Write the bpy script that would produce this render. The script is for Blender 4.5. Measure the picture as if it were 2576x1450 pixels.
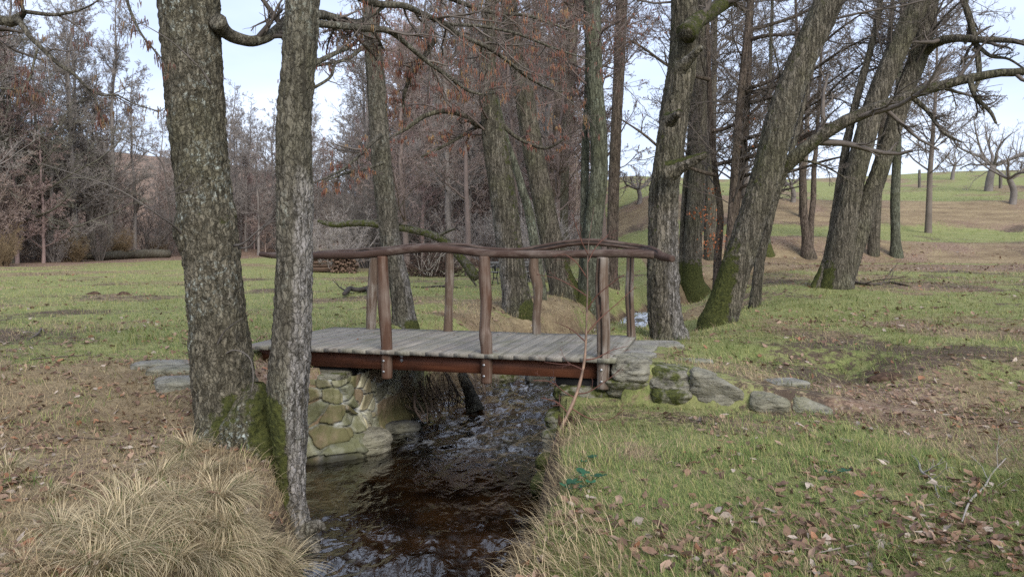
import bpy, math, numpy as np
from math import radians, sin, cos, pi
from mathutils import Matrix, Vector

# ------------------------------------------------------------------ scene, camera, sky, sun, exposure
for _o in list(bpy.data.objects):
    bpy.data.objects.remove(_o)
SC = bpy.context.scene
COL = SC.collection
FPX, PCX, PCY = 1860.0, 1288.0, 725.0           # focal length and centre in the units I measured the photo in
PITCH = math.atan(93 / FPX)
EYE = np.array([0.0, 0.0, 1.1])                  # z = 0 is the bridge deck
cam = bpy.data.cameras.new('camera')
cam.sensor_width = 36.0
cam.lens = 36.0 * FPX / 2576.0
cam.clip_start, cam.clip_end = 0.05, 2000.0
camo = bpy.data.objects.new('camera', cam)
COL.objects.link(camo)
camo.location = EYE
camo.rotation_euler = (pi / 2 - PITCH, 0, 0)
SC.camera = camo

SUN_EL, SUN_AZ = radians(33), radians(158)       # behind the camera, to its right; soft, through cloud
W = bpy.data.worlds.new('World')
SC.world = W
W.use_nodes = True
wn, wl = W.node_tree.nodes, W.node_tree.links
wn.clear()
sky = wn.new('ShaderNodeTexSky')
sky.sky_type = 'NISHITA'
sky.sun_disc = False
sky.sun_elevation, sky.sun_rotation = SUN_EL, SUN_AZ
tc = wn.new('ShaderNodeTexCoord')
mp = wn.new('ShaderNodeMapping')
mp.inputs['Scale'].default_value = (1.2, 1.2, 4.0)
nz = wn.new('ShaderNodeTexNoise')
nz.inputs['Scale'].default_value = 1.6
nz.inputs['Detail'].default_value = 5
rp = wn.new('ShaderNodeValToRGB')                # the cloud sheet: pale blue-grey to nearly white
rp.color_ramp.elements[0].position = 0.36
rp.color_ramp.elements[0].color = (2.95, 3.5, 4.75, 1)
rp.color_ramp.elements[1].position = 0.66
rp.color_ramp.elements[1].color = (4.3, 4.75, 5.75, 1)
mx = wn.new('ShaderNodeMix')
mx.data_type = 'RGBA'
mx.inputs[0].default_value = 0.88
bg = wn.new('ShaderNodeBackground')
bg.inputs['Strength'].default_value = 0.1
wo = wn.new('ShaderNodeOutputWorld')
wl.new(tc.outputs['Generated'], mp.inputs['Vector'])
wl.new(mp.outputs['Vector'], nz.inputs['Vector'])
wl.new(nz.outputs['Fac'], rp.inputs['Fac'])
wl.new(sky.outputs['Color'], mx.inputs[6])
wl.new(rp.outputs['Color'], mx.inputs[7])
wl.new(mx.outputs[2], bg.inputs['Color'])
wl.new(bg.outputs['Background'], wo.inputs['Surface'])

sun = bpy.data.lights.new('sun', 'SUN')
sun.energy = 1.5
sun.angle = radians(32)
sun.color = (1.0, 0.96, 0.9)
suno = bpy.data.objects.new('sun', sun)
COL.objects.link(suno)
sd = Vector((sin(SUN_AZ) * cos(SUN_EL), cos(SUN_AZ) * cos(SUN_EL), sin(SUN_EL)))
suno.rotation_euler = sd.to_track_quat('Z', 'Y').to_euler()
suno.location = (0, 0, 40)

SC.view_settings.view_transform = 'Standard'
SC.view_settings.look = 'None'
SC.view_settings.gamma = 1.0
SC.view_settings.use_curve_mapping = False
SC.view_settings.exposure = 1.34
SC.render.engine = 'CYCLES'
SC.cycles.max_bounces = 8
SC.cycles.diffuse_bounces = 5
SC.cycles.glossy_bounces = 3
SC.cycles.transparent_max_bounces = 6
SC.cycles.transmission_bounces = 3
SC.cycles.caustics_reflective = False
SC.cycles.caustics_refractive = False
SC.cycles.use_denoising = False

# ------------------------------------------------------------------ numbers: rays, noise
CP, SP = cos(PITCH), sin(PITCH)


def ray(x, y):
    a, b = (x - PCX) / FPX, (PCY - y) / FPX
    return np.array([a, CP + b * SP, -SP + b * CP])


def P(x, y, Y):
    d = ray(x, y)
    return EYE + d * (Y / d[1])


def PZ(x, y, z):
    d = ray(x, y)
    return EYE + d * ((z - EYE[2]) / d[2])


def hash3(ix, iy, iz, seed=0):
    h = (ix.astype(np.int64) * 374761393 + iy.astype(np.int64) * 668265263 + iz.astype(np.int64) * 2147483647
         + seed * 1274126177) & 0xFFFFFFFF
    h = ((h ^ (h >> 13)) * 1274126177) & 0xFFFFFFFF
    h = ((h ^ (h >> 16)) * 2246822519) & 0xFFFFFFFF
    return ((h ^ (h >> 15)) & 0xFFFFFF) / float(0xFFFFFF)


def vnoise(p, seed=0):
    f = np.floor(p)
    t = p - f
    t = t * t * (3 - 2 * t)
    i = f.astype(np.int64)
    out = 0
    for a in (0, 1):
        for b in (0, 1):
            for c in (0, 1):
                w = (t[..., 0] if a else 1 - t[..., 0]) * (t[..., 1] if b else 1 - t[..., 1]) * \
                    (t[..., 2] if c else 1 - t[..., 2])
                out = out + w * hash3(i[..., 0] + a, i[..., 1] + b, i[..., 2] + c, seed)
    return out


def fbm(p, octaves=4, seed=0, gain=0.5):
    s, a, n = 0, 1.0, 0
    for k in range(octaves):
        s = s + a * vnoise(p * 2 ** k, seed + 17 * k)
        n += a
        a *= gain
    return s / n


def fbm2(X, Y, sc, octaves=4, seed=0, gain=0.5):
    return fbm(np.stack([X * sc, Y * sc, np.zeros_like(X)], -1), octaves, seed, gain)


def voronoi(p, seed=0, flat=False):
    """F1, F2 and the id (0..1) of the nearest cell point."""
    i = np.floor(p).astype(np.int64)
    f1 = np.full(p.shape[:-1], 9.0)
    f2 = f1.copy()
    cid = np.zeros_like(f1)
    for a in (-1, 0, 1):
        for b in (-1, 0, 1):
            for c in ((0,) if flat else (-1, 0, 1)):
                x, y, z = i[..., 0] + a, i[..., 1] + b, i[..., 2] + c
                d = np.sqrt((x + hash3(x, y, z, seed) - p[..., 0]) ** 2 + (y + hash3(x, y, z, seed + 1) - p[..., 1]) ** 2
                            + (0 if flat else (z + hash3(x, y, z, seed + 2) - p[..., 2]) ** 2))
                h = hash3(x, y, z, seed + 3)
                near = d < f1
                f2 = np.where(near, f1, np.minimum(f2, d))
                cid = np.where(near, h, cid)
                f1 = np.where(near, d, f1)
    return f1, f2, cid


def sstep(a, b, x):
    t = np.clip((x - a) / (b - a), 0, 1)
    return t * t * (3 - 2 * t)


def unit(v):
    return v / np.maximum(np.linalg.norm(v, axis=-1, keepdims=True), 1e-9)


# ------------------------------------------------------------------ meshes
class MB:
    """Collects vertices, quads, triangles and per-vertex data; build() links ONE mesh object."""

    def __init__(self):
        self.v, self.q, self.t, self.c, self.m, self.n = [], [], [], [], [], 0

    def add(self, v, q=None, t=None, col=None, m=None):
        v = np.asarray(v, float).reshape(-1, 3)
        if q is not None and len(q):
            self.q.append(np.asarray(q, np.int64).reshape(-1, 4) + self.n)
        if t is not None and len(t):
            self.t.append(np.asarray(t, np.int64).reshape(-1, 3) + self.n)
        if col is None:
            col = (0.5, 0.5, 0.5)
        c = np.ones((len(v), 4))
        c[:, :3] = np.asarray(col, float)
        self.c.append(c)
        self.m.append(np.zeros(len(v)) if m is None else np.broadcast_to(np.asarray(m, float), (len(v),)))
        self.v.append(v)
        self.n += len(v)
        return self

    def box(self, lo, hi, col=None, frame=None):
        (x0, y0, z0), (x1, y1, z1) = lo, hi
        v = np.array([(x, y, z) for z in (z0, z1) for y in (y0, y1) for x in (x0, x1)], float)
        if frame is not None:
            v = frame(v)
        return self.add(v, [(0, 2, 3, 1), (4, 5, 7, 6), (0, 1, 5, 4), (2, 6, 7, 3), (0, 4, 6, 2), (1, 3, 7, 5)], col=col)

    def tubes(self, pts, rad, sides=3, col=None, caps=False, m=None):
        """pts (M, n, 3), rad (M, n): M tubes at once."""
        pts, rad = np.asarray(pts, float), np.asarray(rad, float)
        if pts.ndim == 2:
            pts, rad = pts[None], rad[None]
        M, n, _ = pts.shape
        if M == 0:
            return self
        d = np.gradient(pts, axis=1)
        d = unit(d)
        mean = np.abs(d.mean(1))
        ref = np.zeros((M, 3))
        ref[np.arange(M), mean.argmin(1)] = 1
        e1 = unit(np.cross(d, ref[:, None, :]))
        e2 = np.cross(d, e1)
        th = np.arange(sides) * 2 * pi / sides
        v = pts[:, :, None, :] + rad[:, :, None, None] * (np.cos(th)[:, None] * e1[:, :, None, :] + np.sin(th)[:, None] * e2[:, :, None, :])
        base = (np.arange(M) * n * sides)[:, None, None] + (np.arange(n - 1) * sides)[None, :, None]
        k = np.arange(sides)[None, None, :]
        k2 = (k + 1) % sides
        q = np.stack(np.broadcast_arrays(base + k, base + k2, base + sides + k2, base + sides + k), -1).reshape(-1, 4)
        if col is not None:
            col = np.asarray(col, float)
            if col.ndim == 2 and len(col) == M:
                col = np.repeat(col, n * sides, axis=0)
        off = self.n
        if m is not None:
            m = np.repeat(np.asarray(m, float).reshape(M, n), sides, axis=1).reshape(-1)
        self.add(v.reshape(-1, 3), q, col=col, m=m)
        if caps:
            for r in (0, n - 1):
                c0 = self.n
                self.add(pts[:, r] + (d[:, r] * rad[:, r, None] * (0.25 if r else -0.25)), col=None if col is None else (col if col.ndim == 1 else col[::n * sides]))
                ii = (np.arange(M) * n * sides + r * sides)[:, None] + off
                a, b = ii + np.arange(sides), ii + (np.arange(sides) + 1) % sides
                cc = np.repeat((c0 + np.arange(M))[:, None], sides, 1)
                t = np.stack([a, cc, b] if r == 0 else [a, b, cc], -1).reshape(-1, 3)
                self.t.append(t)
        return self

    def build(self, name, mat, parent=None, smooth=False, origin=None):
        v = np.concatenate(self.v) if self.v else np.zeros((0, 3))
        if origin is None:
            origin = getattr(parent, 'world0', np.zeros(3)) if parent is not None else np.zeros(3)
        q = np.concatenate(self.q) if self.q else np.zeros((0, 4), np.int64)
        t = np.concatenate(self.t) if self.t else np.zeros((0, 3), np.int64)
        me = bpy.data.meshes.new(name)
        me.vertices.add(len(v))
        me.vertices.foreach_set('co', (v - origin).astype(np.float32).ravel())
        me.loops.add(q.size + t.size)
        me.polygons.add(len(q) + len(t))
        me.loops.foreach_set('vertex_index', np.concatenate([q.ravel(), t.ravel()]).astype(np.int32))
        me.polygons.foreach_set('loop_start', np.concatenate([np.arange(len(q)) * 4, q.size + np.arange(len(t)) * 3]).astype(np.int32))
        if smooth:
            me.polygons.foreach_set('use_smooth', np.ones(len(q) + len(t), bool))
        me.update(calc_edges=True)
        a = me.attributes.new('Col', 'FLOAT_COLOR', 'POINT')
        a.data.foreach_set('color', np.concatenate(self.c).astype(np.float32).ravel())
        m = np.concatenate(self.m)
        if m.any():
            b = me.attributes.new('moss', 'FLOAT', 'POINT')
            b.data.foreach_set('value', m.astype(np.float32))
        me.materials.append(mat)
        o = bpy.data.objects.new(name, me)
        COL.objects.link(o)
        if parent is not None:
            o.parent = parent
            pw = WORLD0[parent.name]
            o.location = np.asarray(origin) - pw
        else:
            o.location = origin
        WORLD0[o.name] = np.asarray(origin, float)
        return o


WORLD0 = {}


def tag(o, label=None, cat=None, group=None, kind=None):
    if label:
        o['label'] = label
    if cat:
        o['category'] = cat
    if group:
        o['group'] = group
    if kind:
        o['kind'] = kind
    return o


def thing(name, label, cat, loc=(0, 0, 0), group=None):
    o = bpy.data.objects.new(name, None)
    o.empty_display_size = 0.2
    COL.objects.link(o)
    o.location = loc
    WORLD0[o.name] = np.asarray(loc, float)
    return tag(o, label, cat, group)


def part(mb, name, mat, root, smooth=False):
    return mb.build(name, mat, root, smooth, origin=WORLD0[root.name])


def copy_tree(o, parent=None):
    c = o.copy()
    COL.objects.link(c)
    c.parent = parent
    for ch in list(o.children):
        copy_tree(ch, c)
    return c


def catmull(p, n, closed=False):
    """n points along a Catmull-Rom curve through p (k, any)."""
    p = np.asarray(p, float)
    if len(p) < 3:
        t = np.linspace(0, 1, n)[:, None]
        return p[0] + (p[-1] - p[0]) * t
    q = np.concatenate([2 * p[:1] - p[1:2], p, 2 * p[-1:] - p[-2:-1]])
    seg = np.linalg.norm(np.diff(p[:, :3], axis=0), axis=1)
    s = np.concatenate([[0], np.cumsum(seg)])
    u = np.linspace(0, s[-1], n)
    i = np.clip(np.searchsorted(s, u, side='right') - 1, 0, len(p) - 2)
    t = ((u - s[i]) / np.maximum(seg[i], 1e-9))[:, None]
    a, b, c, d = q[i], q[i + 1], q[i + 2], q[i + 3]
    return 0.5 * (2 * b + (c - a) * t + (2 * a - 5 * b + 4 * c - d) * t ** 2 + (3 * b - a - 3 * c + d) * t ** 3)


# ------------------------------------------------------------------ materials
class Mat:
    def __init__(self, name):
        self.m = bpy.data.materials.new(name)
        self.m.use_nodes = True
        self.nt = self.m.node_tree
        self.nt.nodes.clear()
        self.out = self.nt.nodes.new('ShaderNodeOutputMaterial')
        self._obj = None

    def n(self, typ, ins=None, **props):
        nd = self.nt.nodes.new('ShaderNode' + typ)
        for k, v in props.items():
            setattr(nd, k, v)
        for k, v in (ins or {}).items():
            self.put(nd.inputs[k], v)
        return nd

    def put(self, sock, v):
        if isinstance(v, bpy.types.NodeSocket):
            self.nt.links.new(v, sock)
        elif isinstance(v, (tuple, list)) and sock.type == 'RGBA' and len(v) == 3:
            sock.default_value = (*v, 1)
        else:
            sock.default_value = v

    def obj(self):
        if self._obj is None:
            self._obj = self.n('TexCoord').outputs['Object']
        return self._obj

    def vec(self, scale=(1, 1, 1), src=None):
        return self.n('Mapping', {'Vector': src or self.obj(), 'Scale': scale}).outputs[0]

    def noise(self, scale, detail=4, src=None, rough=0.55, dist=0.0):
        return self.n('TexNoise', {'Vector': src or self.obj(), 'Scale': scale, 'Detail': detail, 'Roughness': rough, 'Distortion': dist}).outputs['Fac']

    def vor(self, scale, src=None, feature='F1', out='Distance'):
        return self.n('TexVoronoi', {'Vector': src or self.obj(), 'Scale': scale}, feature=feature).outputs[out]

    def rng(self, x, a, b, c=0.0, d=1.0):
        return self.n('MapRange', {0: x, 1: a, 2: b, 3: c, 4: d}, clamp=True).outputs[0]

    def mix(self, f, a, b, mode='MIX'):
        nd = self.n('Mix', data_type='RGBA', blend_type=mode)
        self.put(nd.inputs[0], f)
        self.put(nd.inputs[6], a)
        self.put(nd.inputs[7], b)
        return nd.outputs[2]

    def ma(self, op, a, b=0.0, clamp=False):
        nd = self.n('Math', operation=op, use_clamp=clamp)
        self.put(nd.inputs[0], a)
        self.put(nd.inputs[1], b)
        return nd.outputs[0]

    def attr(self, name='Col', out='Color'):
        return self.n('Attribute', attribute_name=name).outputs[out]

    def bump(self, h, strength=0.5, dist=0.02, normal=None):
        i = {'Height': h, 'Strength': strength, 'Distance': dist}
        if normal is not None:
            i['Normal'] = normal
        return self.n('Bump', i).outputs[0]

    def pbr(self, col, rough=0.85, normal=None, spec=0.25, metal=0.0):
        i = {'Base Color': col, 'Roughness': rough, 'Specular IOR Level': spec, 'Metallic': metal}
        if normal is not None:
            i['Normal'] = normal
        b = self.n('BsdfPrincipled', i)
        self.nt.links.new(b.outputs[0], self.out.inputs['Surface'])
        return self.m


def mat_bark(name, dark, light, crack=26.0, stretch=0.35, lichen=0.3, lichen_col=(0.34, 0.38, 0.34), green=0.25, bump=0.5, pale=0.0, fur=(22, 2.6)):
    k = Mat(name)
    cn = k.n('TexNoise', {'Vector': k.obj(), 'Scale': 14.0, 'Detail': 4, 'Roughness': .65}).outputs['Color']
    warp = k.n('VectorMath', {0: k.obj(), 1: k.n('VectorMath', {0: k.n('VectorMath', {0: cn, 1: (.5, .5, .5)}, operation='SUBTRACT').outputs[0], 'Scale': .075}, operation='SCALE').outputs[0]}, operation='ADD').outputs[0]
    v = k.vec((1, 1, stretch * .8), warp)
    edge = k.vor(crack * 1.35, v, 'DISTANCE_TO_EDGE')
    cell = k.n('TexVoronoi', {'Vector': v, 'Scale': crack * 1.35}).outputs['Color']
    cellv = k.n('SeparateColor', {0: cell}).outputs[0]
    ridge = k.rng(edge, 0.0, 0.22)
    big = k.noise(1.6, 4)
    streak = k.noise(1.0, 5, k.vec((38, 38, 7), warp), .7)
    furrow = k.noise(1.0, 4, k.vec((fur[0], fur[0], fur[1]), warp), .6)
    fmask = k.rng(furrow, .36, .52)
    col = k.mix(k.rng(big, 0.3, 0.7), dark, light)
    col = k.mix(k.rng(streak, .35, .75, .15, .8), tuple(c * .55 for c in dark), col)
    col = k.mix(k.rng(cellv, 0.0, 1.0, 0.0, 0.30), col, tuple(c * 1.6 for c in light))
    col = k.mix(k.rng(k.noise(0.9, 5), 0.46, 0.64, 0.0, green), col, (0.085, 0.090, 0.035))
    lmask = k.ma('MULTIPLY', k.rng(k.noise(22, 5, rough=.75), 0.54, 0.58), k.rng(k.noise(1.7, 4), 0.56 - 0.12 * lichen, 0.70 - 0.12 * lichen))
    col = k.mix(k.ma('MULTIPLY', lmask, min(1.0, lichen * 1.6)), col, lichen_col)
    if pale:
        pm = k.rng(k.ma('ADD', k.attr('Col', 'Fac'), k.ma('MULTIPLY', k.ma('SUBTRACT', k.noise(4, 6, rough=.7), 0.5), 1.7)), 0.50, 0.95)
        pm = k.ma('MULTIPLY', pm, k.rng(streak, .36, .60, .25, 1))
        col = k.mix(k.ma('MULTIPLY', pm, pale), col, (0.36, 0.335, 0.325))
    col = k.mix(k.rng(fmask, 0, .8, .8, 0), col, tuple(c * .30 for c in dark))
    crackm = k.rng(edge, 0.0, 0.12, 0.9, 0.0)
    col = k.mix(crackm, col, tuple(c * 0.28 for c in dark))
    mossn = k.ma('ADD', k.attr('moss', 'Fac'), k.ma('MULTIPLY', k.ma('SUBTRACT', k.noise(9, 6, rough=.7), 0.5), 1.7))
    mossm = k.ma('MULTIPLY', k.rng(mossn, 0.42, 0.58), k.rng(k.attr('moss', 'Fac'), 0.02, 0.2))
    mcol = k.mix(k.rng(k.noise(30, 4), 0.3, 0.7), (0.024, 0.029, 0.010), (0.095, 0.100, 0.028))
    col = k.mix(mossm, col, mcol)
    h = k.ma('ADD', k.ma('ADD', k.ma('MULTIPLY', ridge, .6), k.ma('MULTIPLY', streak, 0.7)), k.ma('MULTIPLY', fmask, 1.1))
    hm = k.ma('MULTIPLY', k.noise(60, 5, rough=0.7), 2.2)
    hh = k.n('Mix', {0: mossm, 2: h, 3: hm}, data_type='FLOAT').outputs[0]
    return k.pbr(col, 0.9, k.bump(hh, bump, 0.02), 0.15)


def mat_attr(name, rough=0.85, spec=0.2, var=0.25, scale=14, bump=0.0, trans=0.0, bscale=40):
    """Colour from the vertices, broken by noise."""
    k = Mat(name)
    c = k.attr()
    n = k.noise(scale, 4)
    c = k.mix(1.0, c, k.n('CombineColor', {0: k.rng(n, 0.2, 0.8, 1 - var, 1 + var), 1: k.rng(n, 0.2, 0.8, 1 - var, 1 + var), 2: k.rng(n, 0.2, 0.8, 1 - var, 1 + var)}).outputs[0], 'MULTIPLY')
    nrm = k.bump(k.noise(bscale, 4), bump, 0.01) if bump else None
    m = k.pbr(c, rough, nrm, spec)
    if trans:
        t = k.n('BsdfTranslucent', {'Color': c})
        b = [x for x in k.nt.nodes if x.type == 'BSDF_PRINCIPLED'][0]
        s = k.n('MixShader', {0: trans, 1: b.outputs[0], 2: t.outputs[0]})
        k.nt.links.new(s.outputs[0], k.out.inputs['Surface'])
    return m


def mat_log(name, base, grey, wear=0.5, axis=2):
    """Old round timber: brown stain worn to grey, grain along one axis."""
    k = Mat(name)
    sc = [26, 26, 26]
    sc[axis] = 1.6
    grain = k.noise(1.0, 6, k.vec(tuple(sc)), 0.65)
    blot = k.noise(2.2, 4)
    col = k.mix(k.rng(grain, 0.3, 0.7), tuple(c * 0.6 for c in base), base)
    col = k.mix(k.ma('MULTIPLY', k.rng(k.ma('ADD', k.ma('MULTIPLY', grain, 0.6), k.ma('MULTIPLY', blot, 0.6)), 0.58, 0.78), wear), col, grey)
    col = k.mix(k.attr('moss', 'Fac'), col, (0.010, 0.007, 0.006))
    return k.pbr(col, 0.7, k.bump(grain, 0.35, 0.006), 0.3)

# ------------------------------------------------------------------ the lie of the land
B0 = np.array([1.05, 7.5])                        # right front corner of the deck
EU = np.array([cos(radians(-15.1)), sin(radians(-15.1))])
EV = np.array([-EU[1], EU[0]])
CL = np.array([(-3.6, -6, 1.0, -1.25), (-1.75, 0, 0.85, -1.24), (-1.0, 3.5, 0.80, -1.23), (-0.65, 5.2, 0.80, -1.22), (-0.88, 7.4, 1.1, -1.21),
               (-0.62, 9.3, 1.02, -1.18), (-0.12, 11.5, 0.86, -1.12), (0.65, 13.5, 0.66, -1.05), (1.75, 15.4, 0.6, -0.99),
               (2.75, 17.6, 0.6, -0.92), (3.45, 20, 0.62, -0.86), (4.7, 22.2, 0.9, -0.8), (6.2, 24.6, 1.1, -0.77), (8.2, 26.2, 0.6, -0.75), (9.2, 27.0, 0.3, -0.74)])


def uv_of(X, Y):
    return (X - B0[0]) * EU[0] + (Y - B0[1]) * EU[1], (X - B0[0]) * EV[0] + (Y - B0[1]) * EV[1]


def UV(u, v, z=0.0):
    return np.array([B0[0] + u * EU[0] + v * EV[0], B0[1] + u * EU[1] + v * EV[1], z])


def PV(x, y, v):
    """Where the sight line through a measured point meets the upright plane v = const of the bridge."""
    d = ray(x, y)
    e = EV
    t = (v + B0 @ e - EYE[:2] @ e) / (d[:2] @ e)
    return EYE + d * t


def stream(X, Y):
    """Distance to the stream's middle line, its half width there and its water level."""
    best = np.full(np.shape(X), 1e9)
    hw, lev = np.zeros_like(best), np.zeros_like(best)
    side = np.zeros_like(best)
    for a, b in zip(CL[:-1], CL[1:]):
        e = b[:2] - a[:2]
        t = np.clip(((X - a[0]) * e[0] + (Y - a[1]) * e[1]) / (e @ e), 0, 1)
        dx, dy = X - a[0] - t * e[0], Y - a[1] - t * e[1]
        d = np.hypot(dx, dy)
        m = d < best
        best = np.where(m, d, best)
        hw = np.where(m, a[2] + t * (b[2] - a[2]), hw)
        lev = np.where(m, a[3] + t * (b[3] - a[3]), lev)
        side = np.where(m, np.sign(e[1] * dx - e[0] * dy), side)
    return best, hw, lev, side


def plain(X, Y):
    left = np.interp(Y, [-10, 4, 6.5, 8, 9.5, 14, 45, 75, 95, 140, 220, 900], [-.62, -.5, -.42, -.2, -.08, -.12, .2, .65, 2.4, 8, 14, 14])
    left = left + 0.15 * np.clip(Y - 50, 0, 50) * sstep(-24, -8, X)
    left = left + 0.28 * np.clip(-X - 36, 0, 45) * sstep(30, 45, Y)
    right = np.interp(Y, [-10, 0, 7.4, 8.6, 11, 13.6, 18, 28, 31.5, 34, 42, 47.5, 55, 80, 100, 200, 900],
                      [-.5, -.45, -.42, -.16, -.1, -.02, .25, .5, .62, 1.6, 2.45, 4.5, 5.4, 9.1, 9.3, 7, -10])
    right = right + 0.35 * np.sin(X * 0.13 + 1.0) * sstep(30, 36, Y) + 0.012 * np.clip(X - 20, 0, 60)
    xb = np.interp(Y, [-10, 0, 5.2, 9.3, 14, 20, 24, 30, 45, 80, 130], [-3.2, -1.75, -.75, -.6, .45, 3.1, 6, 6, 5, 6, 8])
    bw = np.interp(Y, [0, 14, 20, 26, 45, 80], [.4, .5, 2.5, 7, 10, 16])
    w = sstep(-.5, .5, (X - xb) / bw)
    z = left * (1 - w) + right * w
    z = z - .55 * np.exp(-(((X - 5.0) / 1.1) ** 2 + ((Y - 19.6) / 2.2) ** 2)) - .35 * np.exp(-(((X - 3.3) / .8) ** 2 + ((Y - 15.6) / 2) ** 2))
    z = z - .50 * np.exp(-(((X - 2.55) / .75) ** 2 + ((Y - 13.4) / 1.5) ** 2)) - .55 * np.exp(-(((X - 4.3) / .9) ** 2 + ((Y - 16.6) / 1.6) ** 2))
    u, v = uv_of(X, Y)
    e = np.interp(u, [-1, 0, 0.5, 2.6], [-.05, -.05, -.09, -.40])
    m = sstep(-1.0, -0.9, u) * (1 - sstep(2.4, 3.2, u)) * sstep(-0.02, 0.10, v) * (1 - sstep(2.2, 2.8, v))
    z = z * (1 - m) + e * m
    front = sstep(-1.4, -1.0, u) * (1 - sstep(2.6, 3.6, u)) * (1 - sstep(-0.02, 0.06, v)) * sstep(-1.6, -0.9, v)
    z = z * (1 - front) + np.interp(u, [-1, 0.2, 2.4, 3.2], [-.55, -.47, -.44, -.42]) * front
    ml = sstep(-8, -7, u) * (1 - sstep(-4.05, -3.95, u)) * sstep(-0.1, 0.2, v) * (1 - sstep(2.2, 2.8, v))
    z = z * (1 - ml) - 0.07 * ml
    return z


def land(X, Y, rough=True):
    X, Y = np.asarray(X, float), np.asarray(Y, float)
    z = plain(X, Y)
    d, hw, lev, side = stream(X, Y)
    u, v = uv_of(X, Y)
    bank = np.interp(Y, [0, 3.5, 6, 9, 12, 16, 20, 26], [.7, .5, .5, .5, .7, .9, 1.0, 1.2])
    bank = np.where(side > 0, np.interp(Y, [0, 3, 7, 10, 12], [.3, .27, .27, .5, .7]) * (Y < 12) + bank * (Y >= 12), bank * 1.1)
    wing = sstep(-1.3, -0.9, v) * (1 - sstep(-.25, -.1, v)) * (side < 0)
    wingR = sstep(-1.5, -1.1, v) * (1 - sstep(-.2, .1, v)) * (side > 0)
    wallL = sstep(-0.4, -0.1, v) * (1 - sstep(2.3, 2.6, v)) * (side < 0)
    wallR = sstep(-0.3, -0.1, v) * (1 - sstep(2.3, 2.7, v)) * (side > 0)
    bank = bank * (1 - 0.8 * np.maximum(wallL, wallR))
    t = (d - hw - .22 * np.maximum(wallL, wallR) - .30 * wing - .26 * wingR) / bank
    if rough:
        t = t + 0.35 * (fbm2(X, Y, 2.3, 3, 5) - 0.5) * (1 - np.maximum(wallL, wallR))
        z = z + 0.10 * (fbm2(X, Y, 0.55, 3, 8) - 0.5) + 0.035 * (fbm2(X, Y, 3.2, 3, 9) - 0.5)
    prof = np.clip(t, 0, 1)
    prof = np.where(prof < .6, sstep(0, .62, prof) * .86, .86 + .14 * sstep(.6, 1, prof))
    rim = 0.07 * np.exp(-((d - hw - bank * 1.5) / 0.5) ** 2) * (Y > 10.5)
    bed = lev - 0.10 - 0.22 * np.clip(1 - (d / hw) ** 2, 0, 1)
    low = np.minimum(z, lev - 0.06)
    zz = np.where(d < hw, np.minimum(bed, z), low + (z + rim - low) * prof)
    under = (u > -4.2) & (u < 0.1) & (v > -0.05) & (v < 2.3)
    return np.where(under, np.minimum(zz, -0.42), zz)


_TS = np.concatenate([np.linspace(1.5, 30, 3000), np.linspace(30, 300, 4000)])


def hit(x, y):
    """The point of the ground seen at a measured point of the photo."""
    d = ray(x, y)
    p = EYE + _TS[:, None] * d
    below = p[:, 2] < land(p[:, 0], p[:, 1])
    i = int(np.argmax(below)) if below.any() else len(_TS) - 1
    return p[i]


def on_land(X, Y, dz=0.0):
    return np.array([X, Y, float(land(np.array([X]), np.array([Y]))[0]) + dz])


def forest_edge(X):
    """Y beyond which the wood's leaf litter begins."""
    return np.interp(X, [-70, -31, -29, -27.5, -26, -14, -9, 3, 8, 12], [36, 40, 44, 56, 61, 62, 43, 40, 60, 300])


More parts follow.
